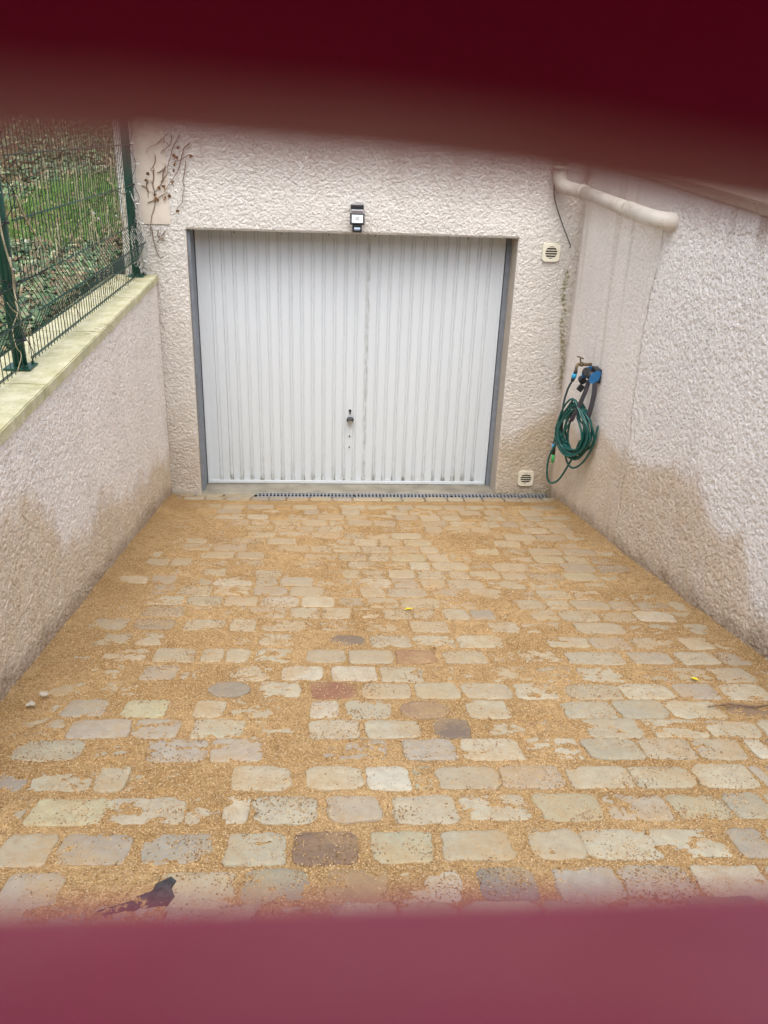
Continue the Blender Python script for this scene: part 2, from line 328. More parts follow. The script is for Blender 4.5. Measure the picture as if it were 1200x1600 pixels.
def crust(a, b, size, amp):
    """height of the sprayed render: flattened lumps with winding crevices"""
    wx = fbm(a/size*.7+3, b/size*.7, 2)*1.6; wy = fbm(a/size*.7+31, b/size*.7+9, 2)*1.6
    n = fbm(a/size+wx, b/size+wy, 3, .55); m2 = fbm(a/size*1.7+77, b/size*1.7+wx, 2)
    crease = 1-sst(.0, .045, np.abs(n-.47))
    h = sst(.34, .46, n)*.55 + sst(.42, .60, m2)*.30 + n*.3 - crease*.55*sst(.35, .6, m2+.1)
    return (h+.3)*amp

def pits(a, b, size, amp):
    """thrown render of the side walls: a grainy skin broken by small pits"""
    n = fbm(a/size+5, b/size*.85, 3, .6); m2 = fbm(a/size*2.1+70, b/size*2.1, 2); l = fbm(a/size*.35+9, b/size*.35+2, 3)
    pit = sst(.53, .63, n+.10*(l-.5))
    return (1.1-pit*.9+m2*.55+(l-.5)*.5)*amp

# ------------------------------------------------------------ house wall (front with the opening cut out)
house = thing('house', 'pale beige rendered house front with the garage opening in its lower wall', 'house')
OX0, OX1, OZ = -1.010, 1.462, 2.138
def wall_patch(x0, x1, z0, z1, st, open_edges):
    nx = max(2, int((x1-x0)/st)+1); nz = max(2, int((z1-z0)/st)+1)
    X, Z = np.meshgrid(np.linspace(x0, x1, nx), np.linspace(z0, z1, nz), indexing='ij')
    h = crust(X+5, Z, .0130, .0066)
    d = np.full_like(X, 9.)
    if 'r' in open_edges: d = np.minimum(d, x1-X)
    if 'l' in open_edges: d = np.minimum(d, X-x0)
    if 'b' in open_edges: d = np.minimum(d, Z-z0)
    rim = 1-sst(0, .016, d)
    Y = W - h*(1-rim) + rim*.004
    nzv = (fbm(X*7, Z*7, 4)-.5)
    damp = np.where(X > 1.4, sst(.12, -.10, Z-(interp(X, [(1.4, .50), (1.57, .54), (1.72, .66), (1.9, .78)])+nzv*.16)), 0)
    damp = np.maximum(damp, np.where(X < -.9, sst(.25, -.25, Z-(.62+nzv*.5))*.6, 0))
    ln = interp(Z, [(0, 1.945), (1.2, 1.915), (1.5, 1.87), (1.6, 1.88), (1.75, 1.845), (2.05, 1.89), (2.2, 1.95)])
    moss = np.exp(-((X-ln)/.022)**2)*sst(.0, .15, Z-.9)*(1-sst(2.0, 2.1, Z))*sst(.42, .55, fbm(X*9, Z*9+4, 3)+.12)
    moss = np.maximum(moss, np.where(X > 1.45, sst(.13, .02, Z-nzv*.1), 0)*.8)
    streak = sst(.62, .80, fbm(X*14, Z*1.1+8, 3))*sst(2.1, 2.7, Z)*.22 + np.where(X > 1.45, np.exp(-((X-1.925)/.05)**2)*.35, 0)
    V = np.stack([X, Y, Z], -1).reshape(-1, 3); Mk = np.stack([damp, moss, streak], -1).reshape(-1, 3)
    return V, gridF(nx, nz), Mk
Vs, Fs, Ms = [], [], []; base = 0
for a in [(-1.47, OX0, -.25, OZ, .0045, 'r'), (OX1, 2.02, -.25, OZ, .0045, 'l'), (OX0, OX1, OZ, 2.98, .005, 'b'), (-1.47, OX0, OZ, 2.98, .005, ''), (OX1, 2.02, OZ, 2.98, .005, ''),
          (-1.47, 3.6, 2.98, 4.6, .05, ''), (2.02, 3.6, -.25, 2.98, .03, '')]:
    V, F, K = wall_patch(*a); Vs.append(V); Fs.append(F+base); Ms.append(K); base += len(V)
npmesh('wall', np.vstack(Vs), np.vstack(Fs), 'house_render', house, True, {'mask': np.vstack(Ms)})
core = MB()                                   # the masonry behind the render, round the opening
core.box(-1.468, OX0-.002, W+.006, W+7, -.4, 4.6); core.box(OX1+.002, 3.6, W+.006, W+7, -.4, 4.6); core.box(OX0-.002, OX1+.002, W+.006, W+7, OZ+.002, 4.6)
core.box(OX0-.002, OX1+.002, W+2, W+7, -.4, OZ+.002)
core.build('masonry', 'smooth_plaster', house)
rv = MB()
rv.add([(OX0, W+.002, -.2), (OX0, W+.27, -.2), (OX0, W+.27, OZ), (OX0, W+.002, OZ)], [(0, 1, 2, 3)])
rv.add([(OX1, W+.002, -.2), (OX1, W+.27, -.2), (OX1, W+.27, OZ), (OX1, W+.002, OZ)], [(3, 2, 1, 0)])
rv.add([(OX0, W+.002, OZ), (OX0, W+.27, OZ), (OX1, W+.27, OZ), (OX1, W+.002, OZ)], [(0, 1, 2, 3)])
rv.build('reveal', 'smooth_plaster', house)
pn = MB().box(-1.34, -1.118, W-.014, W-.004, 2.168, 2.98, .003).build('smooth_panel', 'cement_board', house)
pn['label'] = 'smooth pale panel let into the rough wall above the fence post'
sill = MB()
nn = 24
for i in range(nn):
    pass
sv = [(OX0, W-.012, .030), (OX1, W-.012, .030), (OX1, W+.02, .046), (OX0, W+.02, .046), (OX1, W+.232, .030), (OX0, W+.232, .030), (OX1, W+.3, .022), (OX0, W+.3, .022)]
sill.add(sv, [(0, 1, 2, 3), (3, 2, 4, 5), (5, 4, 6, 7)]).build('threshold', 'concrete', house)

# ------------------------------------------------------------ garage door
gd = thing('garage_door', 'white ribbed steel up-and-over garage door, closed, with grime along its foot', 'garage door')
DX0, DX1, DY, DZ0, DZ1 = -.984, 1.418, 6.80, .034, 2.128
N = 27; bw = .026; p = (DX1-DX0-2*bw)/N
xs = []
xs += [(DX0, 0), (DX0+bw-.004, 0), (DX0+bw, .012)]
for i in range(N):
    x = DX0+bw+i*p
    if i: ww = .006 if i == 15 else .0022; xs += [(x-.0125, .0112), (x-.0125+ww*.5, .0142), (x-.0125+ww, .009), (x+.0110-ww, .009), (x+.0110-ww*.5, .0142), (x+.0110, .0112)]
    xs += [(x+.024, .0110), (x+p/2, .0115), (x+p-.024, .0110)]
xs += [(DX1-bw, .012), (DX1-bw+.004, 0), (DX1, 0)]
# panel runs DZ0+.03 .. DZ1; grime gathers in the grooves at the foot
zs = [DZ0+.028, DZ0+.05, DZ0+.09, DZ0+.16, DZ0+.3, DZ0+.6, DZ0+1.2, DZ1]
gr = [1., .75, .30, .16, .09, .06, .04, .10]
V = []; G = []
for (x, y) in xs:
    groove = 1. if any(abs(x-(DX0+bw+i*p)+.0008) < .0135 for i in range(1, N)) else .06
    r0 = random.random()
    seam = abs(x-(DX0+bw+15*p)) < .0135
    for z, g in zip(zs, gr):
        if seam: g = max(g, .45)
        V.append((x, DY+y, z)); G.append((groove*g*(.6+.8*r0), 0, 0))
npmesh('door_panel', np.array(V), gridF(len(xs), len(zs)), 'door', gd, False, {'grime': np.array(G)})
MB().box(DX0, DX1, DY-.004, DY+.03, DZ0, DZ0+.026, .003).build('bottom_rail', 'door', gd)
sl = MB()
for i in range(2): sl.cyl(((.221), DY+.001, (.468, .37)[i]), (.221, DY+.012, (.468, .37)[i]), .006, 10)
for i in range(6): sl.cyl((DX0+.3+i*.36, DY+.002, DZ1-.03), (DX0+.3+i*.36, DY+.012, DZ1-.03), .0045, 8)
sl.build('rivet', 'black_plastic', gd)
hd = MB().bbox(.224, DY-.012, .621, .05, .03, .045, .012).bbox(.224, DY-.034, .628, .062, .022, .020, .008)
hd = hd.build('handle', 'black_plastic', gd, True); MB().bbox(.224, DY-.047, .614, .030, .005, .018, .002).build('handle_plate', 'steel', hd)
kh = MB().cyl((.223, DY+.012, .694), (.223, DY-.003, .694), .011, 14).box(.218, .228, DY-.002, DY+.01, .665, .69).build('keyhole', 'black_plastic', gd)
fr = thing('door_frame', 'grey steel frame lining the garage opening', 'door frame')
fm = MB().box(OX0+.001, DX0-.006, W+.035, DY+.05, .03, OZ-.002).build('side_post', 'frame_grey', fr)
MB().box(DX1+.006, OX1-.001, DY-.02, DY+.05, .03, OZ-.002).build('side_post', 'frame_grey', fr)
MB().box(DX0-.004, DX1+.004, DY+.016, DY+.06, DZ1-.004, OZ-.002).build('lintel_shade', 'rubber_and_shade', fr)  # black strip standing in for the shadow line under the lintel
MB().box(DX0-.005, DX0-.0005, DY+.004, DY+.04, .034, DZ1).box(DX1+.0005, DX1+.005, DY+.004, DY+.04, .034, DZ1).build('seal', 'rubber_and_shade', fr)
MB().box(OX0+.002, OX1-.002, DY+.012, DY+.08, .024, DZ0+.02).build('door_gap_shade', 'rubber_and_shade', fr)  # black strip standing in for the shade in the gap beneath the door

# ------------------------------------------------------------ side retaining walls
lw = thing('retaining_wall', 'low pink beige rendered wall with mossy coping below the green mesh fence', 'wall')
ys = np.concatenate([np.linspace(.1, 2.2, 120, endpoint=False), np.linspace(2.2, 6.60, 880)]); zz = np.linspace(0, 1, 330)
Yg, T = np.meshgrid(ys, zz, indexing='ij')
z0 = gz(-1.2, Yg)-.08; Zg = z0 + T*(1.762-z0)
h = pits(Yg, Zg+9, .0120, .0050)
rnd = sst(.10, 0, 6.60-Yg)
Xg = xl(Yg) + h*(1-rnd) - rnd*.05
nzv = fbm(Yg*6, Zg*6, 4)-.5
dl = interp(Yg, [(0, 1.6), (2.4, 1.55), (2.9, 1.50), (3.3, 1.38), (3.47, 1.20), (3.6, 1.02), (3.9, .96), (4.2, .96), (4.9, .72), (5.7, .55), (6.7, .33)])
damp = sst(.10, -.07, Zg-dl-nzv*.26)
splash = sst(.14, .0, Zg-gz(-1.2, Yg)-.03-nzv*.12)
streak = sst(.60, .75, fbm(Yg*13, Zg*1.0, 3))*.12 + splash*.75 + .22*np.exp(-((Zg-dl-nzv*.26-.03)/.022)**2)*sst(.4, .6, fbm(Yg*4, Zg*4, 3))
npmesh('render_face', np.stack([Xg, Yg, Zg], -1).reshape(-1, 3), gridF(1000, 330), 'left_render', lw, True,
       {'mask': np.stack([damp, 0*damp, streak], -1).reshape(-1, 3)})
MB().add([(xl(.1)-.34, .1, .9), (xl(.1)-.01, .1, .9), (xl(.1)-.01, .1, 1.76), (xl(.1)-.34, .1, 1.76), (xl(6.6)-.34, 6.56, -.2), (xl(6.6)-.012, 6.56, -.2), (xl(6.6)-.012, 6.56, 1.76), (xl(6.6)-.34, 6.56, 1.76)],
         [(0, 1, 2, 3), (7, 6, 5, 4), (0, 3, 7, 4), (1, 5, 6, 2), (3, 2, 6, 7)]).build('masonry', 'smooth_plaster', lw)
cy = [.1, .55, 1.55, 2.55, 3.60, 4.62, 5.62, 6.553]
for a, b in zip(cy, cy[1:]):
    dx = random.uniform(-.003, .003); g = .0035
    mb = MB(); bm = bmesh.new(); bmesh.ops.create_cube(bm, size=1)
    for v in bm.verts:
        Y = (a+g) if v.co.y < 0 else (b-g); v.co = Vector(((xl(Y)+.016+dx) if v.co.x > 0 else (xl(Y)-.33+dx), Y, 1.81 if v.co.z > 0 else 1.756))
    bmesh.ops.bevel(bm, geom=bm.edges[:], offset=.005, segments=2, affect='EDGES')
    bmesh.ops.subdivide_edges(bm, edges=[e for e in bm.edges if e.calc_length() > .2], cuts=10, use_grid_fill=True)
    for v in bm.verts: v.co += Vector((float(vn(v.co.y*9, v.co.z*9))-.5, 0, float(vn(v.co.y*11+5, v.co.x*11))-.5))*.005
    me = bpy.data.meshes.new('coping_slab'); bm.to_mesh(me); bm.free(); link('coping_slab', me, 'coping', lw, False)

rw = thing('boundary_wall', 'tall pale rendered wall on the right with brown damp along its foot', 'wall')
def ztopR(Y): return 2.555 + (Y-3.885)*.052
ys = np.concatenate([np.linspace(.1, 2.5, 130, endpoint=False), np.linspace(2.5, 6.562, 880)]); zz = np.linspace(0, 1, 440)
Yg, T = np.meshgrid(ys, zz, indexing='ij'); z0 = gz(1.95, Yg)-.08; Zg = z0+T*(ztopR(Yg)-z0)
nzv = fbm(Yg*6+20, Zg*6, 4)-.5
seam = interp(Zg, [(.3, 5.02), (.9, 5.0), (1.45, 5.06), (1.85, 5.07), (2.39, 5.01)]) + (fbm(Zg*8, Zg*0, 3)-.5)*.05
smooth = sst(seam-.02, seam+.05, Yg)
h = pits(Yg+40, Zg, .0135, .0062)*(1-smooth*.5) + smooth*.002
Xg = xr(Yg) - h
dr = interp(Yg, [(0, 1.2), (3.0, .86), (3.2, .84), (3.38, .97), (3.5, 1.09), (3.7, 1.03), (3.87, 1.13), (4.07, 1.20), (4.36, 1.17), (4.7, .99), (4.95, .95), (5.2, 1.0), (5.5, .96), (5.7, .84), (6.4, .66)])
damp = sst(.085, -.06, Zg-dr-nzv*.22)
damp = np.maximum(damp, smooth*.10)
splash = sst(.13, .0, Zg-gz(1.95, Yg)-.02-nzv*.14)
line = np.exp(-((Yg-seam)/.012)**2)*sst(.4, .6, fbm(Zg*5, Yg, 3)+.1)*(Zg > .5)*(1-sst(2.36, 2.41, Zg))
under = sst(2.35, 2.5, Zg)*np.exp(-((Yg-3.75)/.5)**2)*sst(.45, .6, fbm(Yg*11, Zg*.7, 3))
streak = sst(.58, .74, fbm(Yg*12+3, Zg*.8, 3))*(.10+.12*smooth) + splash*.75 + line*.55 + under*.7 + np.exp(-((Yg-6.54)/.03)**2)*.4 + .22*np.exp(-((Zg-dr-nzv*.22-.025)/.02)**2)*sst(.4, .6, fbm(Yg*4+9, Zg*4, 3))
npmesh('render_face', np.stack([Xg, Yg, Zg], -1).reshape(-1, 3), gridF(1010, 440, flip=True), 'right_render', rw, True,
       {'mask': np.stack([damp, 0*damp, np.clip(streak, 0, 1)], -1).reshape(-1, 3)})
MB().add([(xr(.1)+.01, .1, .9), (xr(.1)+.24, .1, .9), (xr(.1)+.24, .1, ztopR(.1)), (xr(.1)+.01, .1, ztopR(.1)),
          (xr(6.5)+.014, 6.555, -.2), (xr(6.5)+.24, 6.555, -.2), (xr(6.5)+.24, 6.555, ztopR(6.5)), (xr(6.5)+.014, 6.555, ztopR(6.5))],
         [(0, 1, 2, 3), (7, 6, 5, 4), (0, 3, 7, 4), (1, 5, 6, 2), (3, 2, 6, 7)]).build('masonry', 'smooth_plaster', rw)
cy = [.1, 1.0, 1.98, 2.96, 3.94, 4.92, 5.88, 6.553]
for a, b in zip(cy, cy[1:]):
    bm = bmesh.new(); bmesh.ops.create_cube(bm, size=1)
    for v in bm.verts:
        Y = (a+.003) if v.co.y < 0 else (b-.003); zt = ztopR(Y)+.001
        v.co = Vector(((xr(Y)-.028) if v.co.x < 0 else (xr(Y)+.29), Y, zt+(.052 if v.co.z > 0 else 0)))
    bmesh.ops.bevel(bm, geom=bm.edges[:], offset=.006, segments=2, affect='EDGES')
    me = bpy.data.meshes.new('coping_slab'); bm.to_mesh(me); bm.free(); link('coping_slab', me, 'coping_right', rw, False)

# ------------------------------------------------------------ driveway: bedding, setts, sand
TINT = dict(g=(.44, .415, .32), l=(.51, .475, .36), w=(.57, .54, .43), y=(.54, .51, .34), e=(.45, .445, .32), p=(.43, .395, .325), a=(.36, .345, .30),
            b=(.37, .365, .31), d=(.31, .31, .245), s=(.24, .235, .21), k=(.10, .09, .105), n=(.225, .15, .115), t=(.40, .28, .16), r=(.22, .07, .055), o=(.55, .35, .25))
ST = []                                       # x0, x1, yc, half depth, tint, cover, ellipse
for Y, s in ROWS:
    L = []
    for t in s.split(';'):
        a, b, c = t.split(); L.append((float(a), float(b), c))
    end = L[-1][1]
    while end < xr(Y)-.08:                    # carry the course on to the wall
        wd = random.uniform(.15, .22); L.append((end+.012, min(end+wd, xr(Y)), random.choice('gllp')+random.choice('12'))); end += wd+.012
    st = L[0][0]
    while st > xl(Y)+.08:
        wd = random.uniform(.15, .22); L.append((max(st-wd, xl(Y)), st-.012, random.choice('glp')+random.choice('34'))); st -= wd+.012
    for a, b, c in L: ST.append((a, b, Y, .075 if Y > 2.2 else .0725, c[0], int(c[-1]), 'E' in c))
far_ = lambda y: min(1, max(0, (y-2.5)/2))
def rrow(Y, hd, cov, x0, x1):
    x = x0+random.uniform(-.1, .02)
    while x < x1:
        wd = random.uniform(.13, .235); t = random.choices('gllwepayb', [6, 7, 5, 1.5, 2, 3, 1.6, 1, 1])[0]
        ST.append((x, x+wd-.012, Y, hd, t, random.choices(range(5), cov)[0], False)); x += wd
for Y in (1.281, 1.108, .935, .762, .589, .416, .243): rrow(Y, .072, [2, 4, 4, 2, 1], xl(Y), xr(Y))
rrow(1.454, .072, [2, 4, 4, 2, 1], xl(1.45), .92)
Y = 3.664
while Y < 6.2:
    rrow(Y, .0775, [3, 8, 12, 9, 6], xl(Y), xr(Y)); Y += random.uniform(.168, .178)
rrow(6.383, .066, [14, 5, 2, 0, 0], xl(6.4), xr(6.4))
for a_, b_ in ((-1.25, -1.06), (-1.045, -.83), (-.815, -.575)): ST.append((a_, b_, 6.512, .054, 'g', 0, False))
# raster of the setts, used to lay the sand
gx = np.linspace(-1.32, 2.16, 700); gy = np.concatenate([np.arange(.12, 1.2, .02), np.arange(1.2, 3.7, .0048), np.arange(3.7, 6.47, .0075)])
GX, GY = np.meshgrid(gx, gy, indexing='ij'); inside = np.zeros_like(GX); cov = np.full_like(GX, -.5)
OFF = [-.0092, -.0054, -.0022, .0004, .0036]
V = []; F4 = []; T = []; D = []; nb = 0
for (x0, x1, yc, hd, t, c, ell) in ST:
    cx, hw = (x0+x1)/2, (x1-x0)/2
    i0, i1 = np.searchsorted(gx, x0-.02), np.searchsorted(gx, x1+.02); j0, j1 = np.searchsorted(gy, yc-hd-.02), np.searchsorted(gy, yc+hd+.02)
    hd = hd*random.uniform(.93, 1.05); yc = yc+random.uniform(-.004, .004)
    ex = 2.2 if ell else random.uniform(4.5, 12)
    ca = [random.uniform(.80, 1.) if random.random() < .4 else 1. for _ in range(4)]   # worn corners
    ph = random.uniform(0, 99); nrg = 60; skx = random.uniform(-.06, .06)
    def rad(th):
        cs, sn = np.cos(th), np.sin(th)
        r = (np.abs(cs)**ex + np.abs(sn)**ex)**(-1/ex)
        q = (cs > 0)*1 + (sn > 0)*2
        cut = np.array(ca)[q]; r = r*(1-(1-cut)*sst(1.15, 1.40, r))
        return r*(1+.12*(fbm(cs*2.6+ph, sn*2.6+ph, 4, .6)-.5)*2)
    sub = (slice(i0, i1), slice(j0, j1))
    dx = (GX[sub]-cx-skx*(GY[sub]-yc))/hw; dy = (GY[sub]-yc)/hd; rr = np.hypot(dx, dy)/rad(np.arctan2(dy, dx))
    ins = sst(1.03, .93, rr); inside[sub] = np.maximum(inside[sub], ins); cov[sub] = np.where(rr < 1.03, OFF[c], cov[sub])
    th = np.linspace(0, 2*np.pi, nrg, endpoint=False); r = rad(th); tz = random.uniform(-.0018, .0022); tx, ty = random.uniform(-.02, .02), random.uniform(-.02, .02)
    rings = [(1.0, -.030), (.995, -.006), (.975, -.0018), (.94, -.0003), (.7, .0006), (.35, .001), (.02, .001)]
    col = (.84-.08*far_(yc))*np.array(TINT[t])*random.uniform(.92, 1.08)*(1+np.array([random.uniform(-.012, .012) for _ in range(3)]))
    dust = np.clip(interp(yc, [(1.2, .12), (2.6, .20), (3.6, .42), (5, .58), (6.2, .60), (6.36, .25)])+random.uniform(-.1, .1), 0, .75)
    for s, dz in rings:
        X = cx + r*s*hw*np.cos(th); Yy = yc + r*s*hd*np.sin(th); X = X+skx*(Yy-yc)
        rough = (fbm(X*28, Yy*28, 3)-.5)*.0055 if s < .99 else 0
        V.append(np.stack([X, Yy, gz(X, Yy)+dz+tz+tx*(X-cx)*.5+ty*(Yy-yc)*.5+rough], 1))
        T.append(np.tile(col, (nrg, 1))); D.append(np.full((nrg, 3), dust))
    for k in range(len(rings)-1):
        i = np.arange(nrg); j = (i+1) % nrg; F4.append(np.stack([nb+k*nrg+i, nb+k*nrg+j, nb+(k+1)*nrg+j, nb+(k+1)*nrg+i], 1))
    nb += nrg*len(rings)
pv = npmesh('driveway', np.vstack(V), np.vstack(F4), 'stone', None, True, {'tint': np.vstack(T), 'dust': np.vstack(D)})
tag(pv, kind='structure')
# bedding under everything, reaching below walls and the sill
bx = np.array([-1.5, -.5, .5, 1.5, 2.3]); by = np.linspace(.1, 6.62, 30); BX, BY = np.meshgrid(bx, by, indexing='ij')
tag(npmesh('driveway_bed', np.stack([BX, BY, gz(BX, BY)-.045], -1).reshape(-1, 3), gridF(5, 30), 'concrete'), kind='structure')

lowf = fbm(GX*2.1+3, GY*2.6+8, 4)-.5
str_ = fbm(GX*3.0+50, GY*9+1, 4)-.5
mid = fbm(GX*13, GY*26, 5, .6)-.5
fin = fbm(GX*75, GY*75, 3)-.5
ins = inside
far = sst(3.0, 4.6, GY)
s = np.where(cov > -.4, cov, 0)*ins + (1-ins)*(-.0034)
s = s + lowf*.010*(.5+.5*ins) + str_*(.004+.003*far) + mid*(.004+.011*ins) + fin*(.0030+.0045*ins)
dwl = GX-xl(GY); dwr = xr(GY)-GX; wob = (fbm(GY*1.7, GX*0+2, 3)-.5)
s += .024*np.exp(-np.clip(dwl, 0, 9)/(.07+.05*wob)) + .005*np.exp(-np.clip(dwl, 0, 9)/.35)*(.5+far) + .022*np.exp(-np.clip(dwr, 0, 9)/.055)
s -= .012*sst(6.28, 6.40, GY)*(1-.6*np.exp(-np.clip(dwl, 0, 9)/.2))
SAND = gz(GX, GY)+s
sd_ = npmesh('jointing_sand', np.stack([GX, GY, SAND], -1).reshape(-1, 3), gridF(len(gx), len(gy)), 'sand', None, True); tag(sd_, kind='stuff')
# loose grains, on the sand and scattered over the setts
n = 300000
u = rng.random(n); py = .9 + (5.6-.9)*u**1.7; px = rng.uniform(-1.2, 2.0, n)
ii = np.clip(np.searchsorted(gx, px), 0, len(gx)-1); jj = np.clip(np.searchsorted(gy, py), 0, len(gy)-1)
onst = (inside[ii, jj] > .6) & (s[ii, jj] < .0008)
keep = (~onst) | (rng.random(n) < .11+.55*sst(.46, .66, fbm(px*9, py*9, 3)))
px, py, ii, jj, onst = px[keep], py[keep], ii[keep], jj[keep], onst[keep]; n = len(px)
pz = np.maximum(SAND[ii, jj], np.where(inside[ii, jj] > .5, gz(px, py), -9)) + .0006
sz = rng.uniform(.0012, .0030, n)*(1+.05*np.clip(py-2, 0, 4))
ax = rng.normal(size=(n, 3)); ax /= np.linalg.norm(ax, axis=1)[:, None]; bx_ = np.cross(ax, rng.normal(size=(n, 3))); bx_ /= np.linalg.norm(bx_, axis=1)[:, None]; cx_ = np.cross(ax, bx_)
C = np.stack([px, py, pz], 1); sz_ = sz[:, None]
Vg = np.stack([C+ax*sz_*1.5, C-ax*sz_*1.5, C+bx_*sz_, C-bx_*sz_, C+cx_*sz_*.8, C-cx_*sz_*.8], 1).reshape(-1, 3)
oct_ = np.array([(0, 2, 4), (2, 1, 4), (1, 3, 4), (3, 0, 4), (2, 0, 5), (1, 2, 5), (3, 1, 5), (0, 3, 5)])
Fg = (np.arange(n)[:, None, None]*6 + oct_[None]).reshape(-1, 3)
pal = .90*np.array([(.64, .46, .25), (.52, .34, .16), (.28, .16, .075), (.68, .52, .32), (.40, .25, .13)])
pick = rng.choice(5, n, p=[.34, .27, .12, .16, .11]); pick = np.where(onst & (rng.random(n) < .45), rng.choice([2, 4], n), pick)
tg = np.repeat(pal[pick]*rng.uniform(.85, 1.15, (n, 1)), 6, 0)
tag(npmesh('sand_grains', Vg, Fg, 'grain', None, False, {'tint': tg}), kind='stuff')

def leaf(name, x, y, sc, rot, mat, label, cat='leaf', curl=.3):
    mb = MB(); pr = [(0, -.9, .05), (.28, -.55, .0), (.46, -.1, .06), (.40, .3, .10), (.18, .62, .05), (0, .9, -.02), (-.18, .62, .05), (-.40, .3, .12), (-.46, -.1, .08), (-.28, -.55, .02), (0, -.4, -.08), (0, .1, -.1), (0, .5, -.06), (0, -1.35, .1)]
    z = float(gz(x, y))+.008; vs = []
    for a, b, c in pr:
        ca, sa = math.cos(rot), math.sin(rot); vs.append((x+sc*(a*ca-b*sa), y+sc*(a*sa+b*ca), z+sc*(c+curl*abs(a))-.212*sc*(a*sa+b*ca)+sc*.15))
    mb.add(vs, [(0, 1, 10), (1, 2, 11, 10), (2, 3, 11), (3, 4, 12, 11), (4, 5, 12), (5, 6, 12), (6, 7, 11, 12), (7, 8, 11), (8, 9, 10, 11), (9, 0, 10)])
    mb.tube([vs[13], vs[0], vs[10], vs[11], vs[12], vs[5]], sc*.03, 5)
    return tag(mb.build(name, mat), label, cat)
leaf('fallen_leaf', .437, 3.70, .026, 1.9, 'yellow_leaf', 'small bright yellow leaf lying on the sandy setts in mid driveway')
leaf('fallen_leaf', 1.565, 2.86, .022, .7, 'yellow_leaf', 'dull yellow leaf by the foot of the right wall beside a pale sett')
leaf('fallen_leaf', .50, 3.18, .016, .4, 'dead_leaf', 'tiny brown curled leaf near the dark red sett')
leaf('fallen_leaf', -.19, 1.90, .012, 2.4, 'dead_leaf', 'tiny dark leaf on the edge of a pale sett in the foreground')
sh = MB(); P_ = [(-.560, 1.490), (-.535, 1.508), (-.505, 1.515), (-.475, 1.548), (-.448, 1.562), (-.430, 1.600), (-.405, 1.612), (-.388, 1.632), (-.372, 1.615), (-.380, 1.585), (-.366, 1.556), (-.378, 1.522), (-.41, 1.518), (-.445, 1.502), (-.475, 1.505), (-.52, 1.482)]
vs = [(x, y, float(gz(x, y))+.0035+.0035*math.sin(i*2.3)) for i, (x, y) in enumerate(P_)]; cx0 = (-.43, 1.55, float(gz(-.43, 1.55))+.0085); vb = [(x, y, z-.02) for x, y, z in vs]; k_ = len(P_)
sh.add(vs+vb+[cx0], [(i, (i+1) % k_, 2*k_) for i in range(k_)][::-1]+[(i, k_+i, k_+(i+1) % k_, (i+1) % k_) for i in range(k_)])
tag(sh.build('slate_shard', 'slate'), 'black slate shard half buried in the sand at the near left', 'slate')
br = MB(); br.tube([(1.50, 2.60, float(gz(1.5, 2.6))+.012), (1.60, 2.612, float(gz(1.6, 2.6))+.017), (1.70, 2.60, float(gz(1.7, 2.6))+.013), (1.79, 2.615, float(gz(1.79, 2.6))+.014)], [.002, .0045, .004, .0015], 6)
tag(br.build('bark_strip', 'twig', None, True), 'strip of brown bark lying on the setts by the right wall', 'bark')
for (x, y) in [(-1.035, 2.66), (-1.055, 2.58)]:
    mb = MB(); bm = bmesh.new(); bmesh.ops.create_icosphere(bm, subdivisions=2, radius=1)
    for v in bm.verts: v.co = Vector((v.co.x*.018, v.co.y*.015, v.co.z*.006))*(.75+.5*float(vn(v.co.x*2+x*50, v.co.y*2+9)))
    mb.add([v.co+Vector((x, y, float(gz(x, y))+.030)) for v in bm.verts], [[v.index for v in f.verts] for f in bm.faces]); bm.free()
    tag(mb.build('stone_chip', 'chip', None, False), 'small white stone chip in the sand beside the left wall, the ' + ('farther' if y > 2.6 else 'nearer') + ' one', 'stone chip', 'white stone chips by the left wall')

# ------------------------------------------------------------ channel drain along the threshold
dr_ = thing('channel_drain', 'long grey slotted drain channel across the foot of the garage doorway', 'drain')
MB().box(-.56, 1.915, 6.462, 6.552, -.12, .01).build('channel', 'drain_dark', dr_)
for k in range(3):
    a = -.545+k*.82; b = a+.812; mb = MB(); z1 = .053; z0_ = .036
    mb.box(a, b, 6.462, 6.474, z0_, z1); mb.box(a, b, 6.540, 6.552, z0_, z1)
    x = a
    while x < b-.009: mb.box(x, x+.013, 6.4745, 6.5395, z0_+.003, z1-.001); x += .030
    mb.build('grate', 'grate', dr_)

# ------------------------------------------------------------ fixtures on the house wall
fl = thing('floodlight', 'small black LED floodlight with motion sensor above the garage door', 'floodlight')
fx, fy = .240, W-.012
MB().box(fx-.047, fx+.047, fy-.05, fy+.004, 2.312, 2.345, .004).box(fx-.012, fx-.004, fy-.056, fy-.05, 2.320, 2.338).box(fx+.010, fx+.020, fy-.056, fy-.05, 2.320, 2.338).build('wall_bracket', 'black_plastic', fl)
MB().bbox(fx, fy-.048, 2.298, .088, .05, .034, .004).build('heat_sink', 'steel', fl)
hb = MB(); T3 = Matrix.Rotation(R(-14), 4, 'X')
hb.bbox(fx, fy-.075, 2.252, .106, .030, .080, .004, T3); head = hb.build('lamp_head', 'black_plastic', fl)
MB().bbox(fx, fy-.0925, 2.2535, .080, .006, .054, .001, T3).build('glass', 'lamp_glass', head)
MB().bbox(fx, fy-.0965, 2.259, .030, .003, .024, .0005, T3).build('led_chip', 'led', head)
sn = MB().bbox(fx, fy-.062, 2.184, .070, .05, .052, .006).build('sensor_box', 'black_plastic', fl)
MB().tube([(fx-.022, fy-.085, 2.183), (fx+.022, fy-.085, 2.183)], .012, 12).build('sensor_lens', 'sensor', sn)

